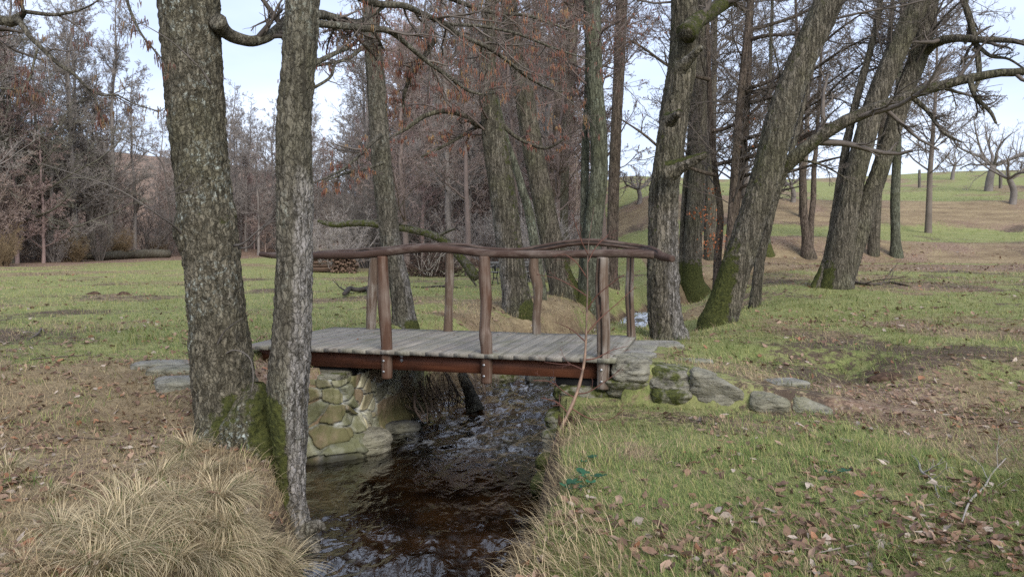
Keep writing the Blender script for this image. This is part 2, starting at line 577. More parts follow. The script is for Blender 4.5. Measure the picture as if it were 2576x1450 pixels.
def ground_mix(X, Y):
    """Weights of green grass, straw and leaf litter over the ground."""
    n1, n2, n3 = fbm2(X, Y, .28, 4, 21), fbm2(X, Y, 1.1, 4, 22), fbm2(X, Y, .75, 3, 23)
    d, hw, lev, side = stream(X, Y)
    e = d - hw
    R = np.interp(Y, [-10, 0, 5.2, 9.3, 14, 20, 24, 30, 45, 80, 130], [-3.2, -1.75, -.75, -.6, .45, 3.1, 6, 6, 5, 6, 8])
    right = X > R
    green = np.where(right, .62, .48) + 1.5 * (n1 - .5) + 1.1 * (n2 - .5)
    straw = .42 + 1.1 * (n3 - .5) + .5 * np.exp(-np.clip(e, 0, 9) / .55) + np.where(Y > 11, .6 * np.exp(-np.clip(e, 0, 9) / 1.6), 0)
    leaf = .40 + 1.6 * (fbm2(X, Y, .8, 4, 31) - .5)
    # left, near: leaf litter and straw
    ln = (~right) * (1 - sstep(7.6, 9.5, Y + .25 * X + 1))
    green = green - .24 * ln
    leaf = leaf + .26 * ln
    straw = straw + .36 * ln
    # right: bare trodden patches beyond the stone wall
    bare = right * np.exp(-(((X - 4.3) / 1.6) ** 2 + ((Y - 7.2) / 1.1) ** 2))
    green = green - .14 * bare
    leaf = leaf + .22 * bare
    # the meadow further out: greener, then straw yellow
    far = (~right) * sstep(9, 13, Y)
    green = green + far * .22
    leaf = leaf - far * .22
    yel = (~right) * sstep(22, 40, Y)
    straw = straw + .5 * yel
    green = green - .12 * yel
    mid = np.clip(1.5 * np.exp(-(((X - .6) / 2.0) ** 2 + ((Y - 15) / 4) ** 2)), 0, 1) * (~right)
    straw = straw + .9 * mid
    green = green - .6 * mid
    # slopes on the right
    s1 = right * sstep(30.5, 31.5, Y + .6 * (n2 - .5)) * (1 - sstep(34.3, 35.3, Y))
    s2 = right * sstep(42, 43.5, Y + 3 * (n2 - .5)) * (1 - sstep(47.5, 49.5, Y))
    path = right * sstep(24, 26, Y + 2 * (n1 - .5)) * (1 - sstep(29.5, 30.5, Y))
    gt = right * sstep(34, 35.5, Y) * (1 - sstep(41, 43, Y))
    top = right * sstep(49, 52, Y)
    green = green - .55 * s1 - .55 * s2 - .9 * path + .35 * gt + .0 * top
    leaf = leaf + .50 * s1 + .32 * s2 + .7 * path - .35 * gt - .3 * top
    straw = straw + .15 * s1 + .28 * s2 + .0 * path - .1 * gt + .3 * top
    f = sstep(-1.5, 1.5, Y - forest_edge(X) + 3 * (n2 - .5))
    green, straw, leaf = green * (1 - f), straw * (1 - f) + .1 * f, leaf * (1 - f) + f * 1.3
    wet = sstep(.38, .02, e)
    return np.clip(green, 0, 1) * (1 - .9 * wet), np.clip(straw, 0, 1) * (1 - wet), np.clip(leaf, 0, 1.3) * (1 - .7 * wet), f, wet


def grow_lines(lo, hi, a, b, fine, ratio):
    m = list(np.arange(a, b, fine))
    s, x = fine, b
    while x < hi:
        m.append(x)
        s *= ratio
        x += s
    m.append(hi)
    s, x = fine, a
    while x > lo:
        s *= ratio
        x -= s
        m.insert(0, x)
    return np.array(m)


gx = grow_lines(-420, 420, -5.0, 5.2, .06, 1.045)
gy = grow_lines(-60, 620, 2.6, 14.5, .06, 1.03)
GX, GY = np.meshgrid(gx, gy)
GZ = land(GX, GY)
nx, ny = len(gx), len(gy)
gi = np.arange(nx * ny).reshape(ny, nx)
gq = np.stack([gi[:-1, :-1], gi[:-1, 1:], gi[1:, 1:], gi[1:, :-1]], -1).reshape(-1, 4)
g_, s_, l_, f_, w_ = ground_mix(GX.ravel(), GY.ravel())
gb = MB()
gb.add(np.stack([GX.ravel(), GY.ravel(), GZ.ravel()], -1), gq, col=np.stack([g_, s_, l_], -1), m=w_)

k = Mat('ground_soil')
ca = k.n('SeparateColor', {0: k.attr()})
nA, nB, nC = k.noise(5.0, 7, rough=.7), k.noise(11.0, 6, rough=.7), k.noise(1.7, 7, rough=.65)
nD = k.vor(38, None, 'F1', 'Color')
nDs = k.n('SeparateColor', {0: nD})
soil = k.mix(nB, (.065, .046, .033), (.140, .103, .073))
grs = k.mix(k.rng(nB, .25, .75), (.105, .130, .038), (.285, .295, .112))
grs = k.mix(k.rng(nC, .4, .7, 0, .5), grs, (.36, .325, .16))
stw = k.mix(k.rng(nB, .25, .75), (.16, .115, .066), (.40, .315, .185))
stw = k.mix(k.rng(k.noise(.9, 6, k.vec((.45, 1.6, 1.6)), .7), .36, .62, .75, 0), stw, (.125, .085, .055))
lef = k.mix(nDs.outputs[0], (.100, .064, .044), (.29, .195, .135))
lef = k.mix(k.rng(nDs.outputs[1], .8, .95), lef, (.33, .25, .20))


def wsel(w, n, amp=1.1):
    return k.rng(k.ma('ADD', w, k.ma('MULTIPLY', k.ma('SUBTRACT', n, .5), amp)), .42, .58)


col = k.mix(wsel(ca.outputs[2], nA, 1.3), soil, lef)
col = k.mix(wsel(ca.outputs[1], nB, 1.9), col, stw)
col = k.mix(wsel(ca.outputs[0], k.noise(7.0, 7, rough=.75), 1.7), col, grs)
mud = k.mix(k.rng(k.noise(1.6, 4), .42, .62), k.mix(nB, (.022, .016, .011), (.075, .052, .034)), k.mix(nB, (.11, .075, .042), (.24, .165, .095)))
col = k.mix(k.attr('moss', 'Fac'), col, mud)
M_ground = k.pbr(col, .92, k.bump(k.ma('ADD', k.noise(30, 6, rough=.75), k.ma('MULTIPLY', nA, 1.5)), .9, .03), .15)
ground = gb.build('ground', M_ground, smooth=True)
tag(ground, kind='structure')

# ------------------------------------------------------------------ the stream
cl = CL[2:].copy()
cl[0] = CL[1] + (CL[2] - CL[1]) * .5
ss = catmull(cl, 620)
dd = unit(np.gradient(ss[:, :2], axis=0))
nn = np.stack([dd[:, 1], -dd[:, 0]], -1)
cr = np.linspace(-1.25, 1.25, 84)
WX = ss[:, None, 0] + nn[:, None, 0] * cr * (ss[:, None, 2] + .12)
WY = ss[:, None, 1] + nn[:, None, 1] * cr * (ss[:, None, 2] + .12)
along = np.concatenate([[0], np.cumsum(np.linalg.norm(np.diff(ss[:, :2], axis=0), axis=1))])
AL = np.broadcast_to(along[:, None], WX.shape)
AC = cr * (ss[:, None, 2])
Yc = ss[:, None, 1]
riffle = np.clip(sstep(7.8, 9.6, Yc + .5 * cr) * (1 - .5 * sstep(14, 17, Yc)) + .8 * sstep(18, 19.5, Yc) * (1 - sstep(21.5, 23, Yc)), 0, 1)
near = 1 - sstep(5.2, 6.6, Yc - .4 * cr)
amp = .012 + .036 * riffle * (1 - .45 * np.abs(cr)) + .016 * near
q3 = np.stack([AL * 2.6, AC * 6.5, np.zeros_like(AL)], -1)
wv = fbm(q3, 3, 41, .42) - .5
ridg = 1 - np.abs(2 * fbm(q3 * 1.3 + 9, 3, 43) - 1)
q4 = np.stack([AL * 9 + AC * 4, AC * 16, np.zeros_like(AL)], -1)
WZ = ss[:, None, 3] + amp * (2.2 * wv + .9 * (ridg - .8)) + .3 * amp * (fbm(q4, 2, 47) - .5) * 2
wi = np.arange(WX.size).reshape(WX.shape)
wq = np.stack([wi[:-1, :-1], wi[:-1, 1:], wi[1:, 1:], wi[1:, :-1]], -1).reshape(-1, 4)
foam = np.clip((riffle * .65 + .08 * near) * sstep(.50, .72, fbm(q3 * 1.1 + 3, 4, 51)), 0, 1)
wb = MB()
wb.add(np.stack([WX, WY, WZ], -1).reshape(-1, 3), wq, m=foam.ravel())
k = Mat('stream_water')
flow = k.vec((5, 2.6, 4))
n1, n2 = k.noise(1.5, 2.5, flow, .5, .5), k.noise(4.0, 1, flow)
nrm = k.bump(k.ma('ADD', n1, k.ma('MULTIPLY', n2, .2)), .34, .06)
fres = k.n('Fresnel', {'IOR': 1.33, 'Normal': nrm}).outputs[0]
gl = k.n('BsdfGlossy', {'Color': (1, 1, 1), 'Roughness': .13, 'Normal': nrm})
tr = k.n('BsdfTransparent', {'Color': (.62, .50, .36)})
wm = k.n('MixShader', {0: k.rng(fres, .015, .55, .03, 1.0), 1: tr.outputs[0], 2: gl.outputs[0]})
fo = k.n('BsdfDiffuse', {'Color': (.62, .65, .70), 'Normal': nrm})
fm = k.ma('MULTIPLY', k.attr('moss', 'Fac'), k.rng(k.noise(2.4, 3, flow, .6), .44, .70))
wf = k.n('MixShader', {0: fm, 1: wm.outputs[0], 2: fo.outputs[0]})
k.nt.links.new(wf.outputs[0], k.out.inputs['Surface'])
tag(wb.build('stream', k.m, smooth=True), kind='structure')

# ------------------------------------------------------------------ the footbridge
M_deck = Mat('weathered_boards')
k = M_deck
gr = k.noise(1.0, 6, k.n('Mapping', {'Vector': k.n('Mapping', {'Vector': k.obj(), 'Rotation': (0, 0, radians(15.1))}).outputs[0], 'Scale': (34, 1.3, 10)}).outputs[0], .65)
c = k.mix(k.rng(gr, .3, .7), (.115, .104, .088), (.300, .278, .240))
c = k.mix(1.0, c, k.attr(), 'MULTIPLY')
c = k.mix(k.rng(k.noise(2.2, 5), .50, .72, 0, .6), c, (.115, .118, .062))
c = k.mix(k.rng(k.noise(8, 5), .60, .72, 0, .5), c, (.07, .055, .042))
M_deck = k.pbr(c, .82, k.bump(gr, .4, .006), .25)

M_beam = Mat('red_brown_beam')
k = M_beam
gr = k.noise(1.0, 5, k.n('Mapping', {'Vector': k.n('Mapping', {'Vector': k.obj(), 'Rotation': (0, 0, radians(15.1))}).outputs[0], 'Scale': (1.2, 25, 30)}).outputs[0], .6)
c = k.mix(k.rng(gr, .3, .7), (.070, .024, .013), (.165, .060, .030))
c = k.mix(k.rng(k.noise(2.5, 5), .5, .75, 0, .7), c, (.032, .016, .012))
M_beam = k.pbr(c, .6, k.bump(gr, .2, .004), .3)

M_post = mat_log('brown_post', (.095, .046, .026), (.28, .245, .205), .40)
M_post_grey = mat_log('greyed_post', (.125, .082, .055), (.31, .28, .24), .75)
M_rail = mat_log('brown_rail', (.072, .041, .029), (.22, .185, .155), .45, 0)
k = Mat('zinc_bolt')
M_bolt = k.pbr((.36, .36, .36), .5, None, .5, 1.0)
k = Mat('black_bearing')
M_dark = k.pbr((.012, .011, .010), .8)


def log_mesh(path, rad, sides=20, n=60, seed=1, crack=None, crack_from=0.0, crack_to=1.0, lump=.05, cap=True):
    """A round timber: lumpy tube with a drying crack along one side."""
    pr = catmull(np.column_stack([path, rad]), n)
    p, r = pr[:, :3], pr[:, 3]
    t = unit(np.gradient(p, axis=0))
    ref = np.array([0, 1.0, 0])
    e1 = unit(ref - t * (t @ ref)[:, None])
    e2 = np.cross(t, e1)
    th = np.arange(sides) * 2 * pi / sides - pi / 2
    s = np.linspace(0, 1, n)
    L = np.linalg.norm(np.diff(p, axis=0), axis=1).sum()
    TH, S = np.meshgrid(th, s)
    q = np.stack([np.cos(TH) * 1.2, np.sin(TH) * 1.2, S * L * 3.0], -1) + seed * 3.7
    rr = r[:, None] * (1 + lump * 2 * (fbm(q, 3, seed) - .5))
    m = np.zeros_like(TH)
    if crack is not None:
        wob = crack + .25 * (vnoise(np.stack([S * L * 4, S * 0 + seed, S * 0], -1), 5) - .5)
        dth = np.abs((TH - wob + pi) % (2 * pi) - pi)
        m = (dth < pi / sides * 1.15) * (S > crack_from) * (S < crack_to) * 1.0
        rr = rr - .022 * m
    v = p[:, None, :] + rr[..., None] * (np.cos(TH)[..., None] * e1[:, None, :] + np.sin(TH)[..., None] * e2[:, None, :])
    i = np.arange(n * sides).reshape(n, sides)
    qd = np.stack([i[:-1], np.roll(i[:-1], -1, 1), np.roll(i[1:], -1, 1), i[1:]], -1).reshape(-1, 4)
    mb = MB()
    mb.add(v.reshape(-1, 3), qd, m=m.ravel())
    for a, sg in ((0, -1), (n - 1, 1)):
        ring = i[a]
        inner = (v[a] - p[a]) * .86 + p[a] + t[a] * sg * r[a] * .10
        mb.add(np.vstack([inner, p[a] + t[a] * sg * r[a] * .12]))
        b = mb.n - sides - 1
        r2 = np.roll(ring, -1)
        bi = b + np.arange(sides)
        b2 = b + (np.arange(sides) + 1) % sides
        cc = np.full(sides, b + sides)
        if sg > 0:
            mb.q.append(np.stack([ring, r2, b2, bi], -1))
            mb.t.append(np.stack([bi, b2, cc], -1))
        else:
            mb.q.append(np.stack([r2, ring, bi, b2], -1))
            mb.t.append(np.stack([b2, bi, cc], -1))
    return mb


bridge = thing('footbridge', 'rustic wooden footbridge with wavy log handrails crossing the stream', 'footbridge', UV(-2.1, 1.1, 0))


def bframe(v):
    return np.stack([B0[0] + v[:, 0] * EU[0] + v[:, 1] * EV[0], B0[1] + v[:, 0] * EU[1] + v[:, 1] * EV[1], v[:, 2]], -1)


rng = np.random.default_rng(4)
mb = MB()
u, j = 0.0, 0
while u > -4.32:
    w = .172 + rng.uniform(-.012, .012)
    dz, tone = rng.uniform(-.002, .002), rng.uniform(.85, 1.1)
    f0, f1 = rng.uniform(-.005, .005), rng.uniform(-.02, .02)
    nseg = 9
    vv = np.linspace(f0, 2.2 + f1, nseg)
    ch = .002
    prof = [(-w + .0025, -.042), (-w + .0025, -ch), (-w + .0025 + ch, 0), (-ch, 0), (0, -ch), (0, -.042)]
    warp = rng.normal(0, .0008, nseg)
    v = np.array([(u + a, y, b + dz + warp[q]) for q, y in enumerate(vv) for a, b in prof])
    n6 = 6
    i = np.arange(nseg * n6).reshape(nseg, n6)
    q = np.stack([i[:-1], np.roll(i[:-1], -1, 1), np.roll(i[1:], -1, 1), i[1:]], -1).reshape(-1, 4)
    q = q[:, ::-1]
    mb.add(bframe(v), q, col=(tone, tone * rng.uniform(.97, 1.0), tone * rng.uniform(.93, 1.0)))
    b = mb.n - nseg * n6
    mb.q.append(np.array([[b, b + 1, b + 4, b + 5], [b + 1, b + 2, b + 3, b + 4]]))
    b += (nseg - 1) * n6
    mb.q.append(np.array([[b + 5, b + 4, b + 1, b], [b + 4, b + 3, b + 2, b + 1]]))
    u -= w
deck = part(mb, 'deck', M_deck, bridge)
for v0, v1 in ((.165, .285), (1.93, 2.05), (1.04, 1.16)):
    mb = MB().box((-4.25, v0, -.235), (-.03, v1, -.044), frame=bframe)
    bm = part(mb, 'beam', M_beam, bridge)
    if v0 < .2:
        for zz in (-.075, -.125):
            hd = MB()
            c0 = UV(-2.42, v0 - .004, zz)
            for rr, dy in ((.019, 0), (.010, -.012)):
                th = np.linspace(0, 2 * pi, 13)[:-1]
                ring = c0 + rr * (np.cos(th)[:, None] * np.array([EU[0], EU[1], 0]) + np.sin(th)[:, None] * np.array([0, 0, 1]))
                ctr = c0 + np.array([EV[0], EV[1], 0]) * dy
                a = np.arange(12)
                hd.add(np.vstack([ring + np.array([EV[0], EV[1], 0]) * dy * .6, ctr]), t=np.stack([a, (a + 1) % 12, np.full(12, 12)], -1))
            part(hd, 'bolt', M_bolt, bm)
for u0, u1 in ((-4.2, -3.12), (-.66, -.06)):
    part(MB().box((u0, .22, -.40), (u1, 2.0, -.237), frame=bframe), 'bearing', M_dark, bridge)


def rail(pts, v, seed, crack):
    path = np.array([PV(x, y, vv) for (x, y, w), vv in zip(pts, v)])
    rad = [w * PV(x, y, vv)[1] / FPX / 2 for (x, y, w), vv in zip(pts, v)]
    return log_mesh(path, rad, 18, 150, seed, crack, .12, .95, .05)


F_ = [(654, 639, 11), (687, 642, 15), (740, 642, 18), (791, 642, 18), (849, 642, 18), (905, 641, 19), (939, 638, 20), (984, 633, 20), (1043, 626, 20),
      (1097, 624.5, 20), (1146, 628, 20), (1200, 635, 21), (1241, 638.5, 20), (1300, 639.5, 20), (1344, 639.5, 20), (1434, 639, 20),
      (1524, 637, 21), (1592, 637.5, 22), (1644, 641, 21)]
fr = rail(F_, np.full(len(F_), .10), 3, 0.35)
part(fr, 'handrail', M_rail, bridge, True)
R_ = [(800, 636, 11), (860, 634, 14), (903, 632, 16), (984, 627, 17), (1030, 622, 18), (1120, 619, 18), (1174, 621, 18), (1223, 629, 18), (1300, 632, 18),
      (1363, 623, 18), (1426, 612, 18), (1480, 608, 18), (1530, 612, 18), (1570, 617, 18), (1615, 624, 19), (1643, 633, 24), (1666, 645, 22), (1692, 651, 17)]
vr = np.concatenate([np.full(len(R_) - 4, 2.0), [1.95, 1.7, 1.5, 1.35]])
part(rail(R_, vr, 8, 2.9), 'handrail', M_rail, bridge, True)

FRONT = [[(740, 650, 30), (738, 760, 31), (738, 868, 32)],
         [(962, 645, 27), (963, 690, 28), (966, 760, 31), (970, 820, 30), (973, 873, 29)],
         [(1219, 645, 28), (1219, 690, 31), (1223, 760, 30), (1219, 820, 27), (1221, 845, 33), (1224, 882, 30)],
         [(1516, 648, 30), (1514, 700, 33), (1515, 760, 34), (1518, 820, 35), (1518, 893, 33)]]
REAR = [[(942, 640, 22), (939, 700, 27), (935, 770, 26), (933, 829, 24)],
        [(1131, 636, 21), (1131, 700, 22), (1129, 760, 20), (1128, 800, 22), (1127, 832, 24)],
        [(1344, 640, 22), (1343, 680, 25), (1352, 715, 27), (1353, 750, 22), (1349, 800, 21), (1350, 837, 22)],
        [(1586, 640, 19), (1585, 690, 20), (1583, 740, 22), (1586, 800, 21), (1588, 845, 22)]]
for n_, (lst, vv, down) in enumerate(((FRONT, .095, .32), (REAR, 2.10, .30))):
    for k_, pts in enumerate(lst):
        path = [PV(x, y, vv) for x, y, w in pts]
        rad = [w * p[1] / FPX / 2 for (x, y, w), p in zip(pts, path)]
        path[0][2] = min(path[0][2], 1.075)
        path.append(path[-1] * np.array([1, 1, 0]) + np.array([0, 0, -down]))
        rad.append(rad[-1] * .95)
        path, rad = np.array(path)[::-1], rad[::-1]
        mb = log_mesh(path, rad, 24, 70, 20 + 7 * k_ + n_, [1.15, .75, .5, -2.2][k_] - pi / 2 + (.5 if n_ else 0), .22, 1.0, .06)
        po = part(mb, 'post', M_post if (n_ == 0 and k_ < 3) else M_post_grey, bridge, True)
        if n_ == 0 and k_:
            c0 = path[0]
            for dz in (.10, .22):
                bo = MB()
                cc = np.array([c0[0] - .012, c0[1], c0[2] + dz - .02]) - np.array([EV[0], EV[1], 0]) * (rad[0] + .004)
                th = np.linspace(0, 2 * pi, 11)[:-1]
                ring = cc + .0135 * (np.cos(th)[:, None] * np.array([EU[0], EU[1], 0]) + np.sin(th)[:, None] * np.array([0, 0, 1]))
                a = np.arange(10)
                bo.add(np.vstack([ring, cc - np.array([EV[0], EV[1], 0]) * .01]), t=np.stack([a, (a + 1) % 10, np.full(10, 10)], -1))
                part(bo, 'bolt', M_bolt, po, True)

# ------------------------------------------------------------------ stone: walls, blocks, slabs
k = Mat('rubble_wall')
c = k.attr()
n1 = k.noise(9, 6, rough=.7)
c = k.mix(1.0, c, k.n('CombineColor', {0: k.rng(n1, .25, .75, .6, 1.35), 1: k.rng(n1, .25, .75, .6, 1.35), 2: k.rng(n1, .25, .75, .58, 1.3)}).outputs[0], 'MULTIPLY')
ms = k.rng(k.ma('ADD', k.attr('moss', 'Fac'), k.ma('MULTIPLY', k.ma('SUBTRACT', k.noise(7, 5), .5), 1.1)), .4, .75)
c = k.mix(k.ma('MULTIPLY', ms, .8), c, k.mix(k.noise(28, 4), (.055, .058, .018), (.13, .13, .05)))
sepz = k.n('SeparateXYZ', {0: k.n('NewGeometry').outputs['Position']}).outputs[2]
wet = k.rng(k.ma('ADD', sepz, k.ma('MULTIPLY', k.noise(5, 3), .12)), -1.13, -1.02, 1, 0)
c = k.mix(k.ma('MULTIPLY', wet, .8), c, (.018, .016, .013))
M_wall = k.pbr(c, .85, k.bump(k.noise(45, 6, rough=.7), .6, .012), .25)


def mat_stone(name, a, b, moss=.5):
    k = Mat(name)
    n = k.noise(5, 7, k.vec((1, 1, 3.5)), .7)
    c = k.mix(k.rng(n, .3, .7), a, b)
    cr2 = k.noise(1.0, 4, k.vec((5, 5, 26)), .7)
    c = k.mix(k.rng(cr2, .30, .42, .8, 0), c, (.028, .025, .02))
    c = k.mix(k.rng(k.noise(1.7, 4), .45, .7, 0, .6), c, (.20, .19, .115))
    c = k.mix(k.rng(k.noise(26, 4), .60, .70, 0, .5), c, (.33, .32, .27))
    mm = k.rng(k.ma('ADD', k.attr('moss', 'Fac'), k.ma('MULTIPLY', k.ma('SUBTRACT', k.noise(8, 5), .5), 1.3)), .45, .62)
    mc = k.mix(k.rng(k.noise(40, 4), .3, .7), (.022, .028, .008), (.105, .115, .022))
    c = k.mix(k.ma('MULTIPLY', mm, moss), c, mc)
    h = k.ma('ADD', k.ma('ADD', n, k.rng(cr2, .28, .5)), k.ma('MULTIPLY', k.noise(60, 5, rough=.7), .4))
    return k.pbr(c, .85, k.bump(h, .9, .03), .22)


M_block = mat_stone('mossy_gneiss', (.115, .105, .080), (.30, .28, .215), .95)
M_slab = mat_stone('pale_slab', (.13, .122, .105), (.31, .29, .25), .3)
M_rock = mat_stone('wet_rock', (.035, .035, .036), (.12, .12, .118), .3)


def rock(size, seed, sub=14, boxy=4.5, rough=.10, layers=True, taper=0.0):
    """Vertices and quads of a block of split stone, about size, centred on 0."""
    vs, qs, n = [], [], 0
    g = np.linspace(-1, 1, sub + 1)
    A, B = np.meshgrid(g, g)
    for ax in range(3):
        for sg in (-1, 1):
            c = np.empty(A.shape + (3,))
            c[..., ax] = sg
            c[..., (ax + 1) % 3] = A * sg
            c[..., (ax + 2) % 3] = B
            vs.append(c.reshape(-1, 3))
            i = np.arange(A.size).reshape(A.shape) + n
            qs.append(np.stack([i[:-1, :-1], i[:-1, 1:], i[1:, 1:], i[1:, :-1]], -1).reshape(-1, 4))
            n += A.size
    v = np.concatenate(vs)
    v = v / (np.abs(v) ** boxy).sum(1)[:, None] ** (1 / boxy)
    s = np.asarray(size) / 2
    p = v * s
    d = fbm(p * 2.6 / max(s.max(), .1) * .5 + seed * 5.3, 4, seed) - .5
    d2 = fbm(p * 9 + seed, 3, seed + 1) - .5
    f1, f2, _ = voronoi(p * 1.3 / s.max() + seed * 2.1, seed)
    p = p * (1 + rough * (2.4 * d[:, None] + .5 * d2[:, None] + .6 * (f1[:, None] - .5)))
    if layers:
        lay = vnoise(np.stack([p[:, 2] * 26 + 1.5 * d, np.zeros(len(p)) + seed, np.zeros(len(p))], -1), seed + 4) - .5
        p[:, :2] *= (1 + .10 * rough / .1 * lay * .35)[:, None]
    p[:, 0] *= 1 + taper * p[:, 2] / s[2]
    return p, np.concatenate(qs)


def rot_z(p, a):
    c, s = cos(a), sin(a)
    return np.stack([p[:, 0] * c - p[:, 1] * s, p[:, 0] * s + p[:, 1] * c, p[:, 2]], -1)


ROTB = radians(-15.1)

# left abutment: stones and mortar in one relief, running round the near corner
mb = MB()
su = np.concatenate([np.linspace(-1.0, 0, 70), np.linspace(0, 2.5, 200)[1:], 2.5 + np.linspace(0, .8, 50)[1:]])
zz = np.linspace(-1.42, -.33, 92)
S, Z = np.meshgrid(su, zz)
uu = np.where(S < 0, -3.08 + S, np.where(S > 2.5, -3.08 - (S - 2.5), -3.08))
vv_ = np.where(S < 0, -.12, np.where(S > 2.5, 2.38, -.12 + S))
nu, nv = np.where((S >= 0) & (S <= 2.5), 1.0, 0.0), np.where(S < 0, -1.0, np.where(S > 2.5, 1.0, 0.0))
wv_ = fbm(np.stack([S * 3, Z * 3, S * 0], -1), 3, 61) - .5
pc = np.stack([S * 4.0 + wv_ * 1.1, Z * 5.6 + wv_ * .9 + .3, S * 0], -1)
f1, f2, cid = voronoi(pc, 77, flat=True)
gap = f2 - f1
stone = sstep(.05, .13, gap + .10 * (fbm(np.stack([S * 14, Z * 14, S * 0], -1), 3, 62) - .5))
# the lower middle of the wall is one rendered face
slabm = sstep(.9, 1.1, S + .3 * wv_) * (1 - sstep(2.0, 2.15, S)) * (1 - sstep(-.78, -.70, Z + .12 * wv_))
stone = np.maximum(stone, slabm)
cid = np.where(slabm > .5, .42, cid)
relief = stone * (.035 + .045 * cid) + .025 * (fbm(np.stack([S * 6, Z * 6, S * 0], -1), 4, 63) - .5)
relief = relief + .16 * sstep(-.72, -1.05, Z) * (1 - sstep(.35, .8, S)) + .10 * sstep(-1.0, -1.2, Z)
relief = relief * np.where(np.abs(S) < .05, .8, 1)
U, V = uu + nu * relief, vv_ + nv * relief
hue = np.stack([.33 + .11 * np.sin(cid * 40), .305 + .10 * np.sin(cid * 40 + .2), .215 + .07 * np.sin(cid * 40 + .5)], -1)
brn = (cid * 7 % 1 > .82)
hue = np.where(brn[..., None], np.array([.25, .19, .125]), hue)
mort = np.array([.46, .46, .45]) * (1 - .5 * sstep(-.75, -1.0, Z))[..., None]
colw = hue * stone[..., None] + mort * (1 - stone[..., None])
mo = .38 + .45 * sstep(-.7, -1.05, Z) * sstep(.2, 1.6, S) + .3 * (S < .35) + .25 * sstep(2.0, 2.3, S)
i = np.arange(S.size).reshape(S.shape)
q = np.stack([i[:-1, :-1], i[:-1, 1:], i[1:, 1:], i[1:, :-1]], -1).reshape(-1, 4)
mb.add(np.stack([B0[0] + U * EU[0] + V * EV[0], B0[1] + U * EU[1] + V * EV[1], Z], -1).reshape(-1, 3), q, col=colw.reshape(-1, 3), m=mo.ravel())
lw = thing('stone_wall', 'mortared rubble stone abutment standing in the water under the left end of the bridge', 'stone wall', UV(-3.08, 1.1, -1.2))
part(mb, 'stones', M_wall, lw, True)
mb = MB()
for kk, (u0, v0, du, dv, h, z0) in enumerate([(-3.38, .12, .55, .50, .10, -.33), (-3.36, .66, .52, .55, .08, -.33), (-3.4, 1.25, .5, .6, .09, -.34), (-3.36, 1.85, .52, .6, .1, -.33), (-3.4, 2.3, .5, .3, .12, -.32)]):
    p, q = rock((du, dv, h), 140 + kk, 10, 6, .07)
    mb.add(rot_z(p, ROTB) + UV(u0, v0, z0), q, m=.45)
part(mb, 'coping', M_block, lw, True)

# right side: a retaining wall of big blocks; each block is a piece of the wall
rw = thing('retaining_wall', 'low mossy retaining wall of big split stones sloping into the grass', 'stone wall', UV(.9, 0, -.4))


def block(x0, x1, y0, y1, v, depth, seed, moss=.4, root=rw, mat=M_block, slope=0.0, rough=.15):
    a, b = PV(x0, y1, v), PV(x1, y0, v)
    c = PV((x0 + x1) / 2, (y0 + y1) / 2, v)
    w = np.hypot(*(b - a)[:2])
    h = abs(PV((x0 + x1) / 2, y0, v)[2] - PV((x0 + x1) / 2, y1, v)[2])
    p, q = rock((w * 1.04, depth, h * 1.06), seed, 26, 4.2, rough)
    f1, f2, ci = voronoi(p * np.array([5, 5, 11]) + seed, seed)
    p = p * (1 + .05 * (ci - .5))[:, None] + .02 * (fbm(p * np.array([9, 9, 30]), 4, seed + 9)[:, None] - .5)
    p[:, 2] -= slope * h * (p[:, 0] / w + .0) * np.clip(p[:, 2] / h + .5, 0, 1)
    p[:, 1] += .10 * depth * np.sin(p[:, 2] / h * 3 + seed)
    m = moss + .25 * (p[:, 2] / h) + .35 * (fbm(p * 3 + seed, 2, seed) - .5)
    o = MB()
    o.add(rot_z(p, ROTB) + c + np.array([EV[0], EV[1], 0]) * depth * .45, q, m=np.clip(m, .02, 1))
    return part(o, 'stone', mat, root, False)


for args in [(1536, 1632, 903, 962, .02, .55, 201, .22), (1628, 1738, 930, 985, .0, .5, 202, .45, rw, M_block, .25), (1730, 1888, 958, 1036, -.03, .55, 203, .12, rw, M_block, .75),
             (1520, 1640, 955, 1008, .04, .5, 204, .45), (1632, 1745, 975, 1030, .02, .5, 205, .5), (1884, 1992, 992, 1042, -.02, .5, 206, .25, rw, M_block, .5),
             (1985, 2092, 1006, 1046, -.02, .45, 207, .25, rw, M_block, .9), (1540, 1735, 1000, 1040, .06, .5, 208, .5)]:
    block(*args)
ra = thing('stone_abutment', 'mossy stacked stones under the right end of the bridge at the water edge', 'stone wall', UV(-.7, .6, -1.2))
for kk, (x0, x1, y0, y1, v, dp, ms_) in enumerate([(1388, 1545, 962, 1040, .30, 1.7, .5), (1372, 1540, 1030, 1120, .22, 1.7, .55), (1352, 1520, 1105, 1200, .12, 1.5, .45),
                                                   (1366, 1450, 1040, 1082, -.05, .35, .6), (1358, 1420, 1090, 1150, -.28, .4, .35), (1345, 1410, 1150, 1225, -.45, .45, .6), (1332, 1395, 1205, 1262, -.75, .5, .85)]):
    block(x0, x1, y0, y1, v, dp, 230 + kk, ms_, ra)


def slab(x, y, w, dp, h, seed, label, rot=0.0, up=.03, mat=M_slab, moss=.1):
    g = hit(x, y)
    p, q = rock((w, dp, h), seed, 14, 5, .09)
    o = MB()
    o.add(rot_z(p, rot) + g + np.array([0, 0, up - h / 2]), q, m=moss)
    return tag(o.build('stone_slab', mat, None, True, origin=g), label, 'stone slab')


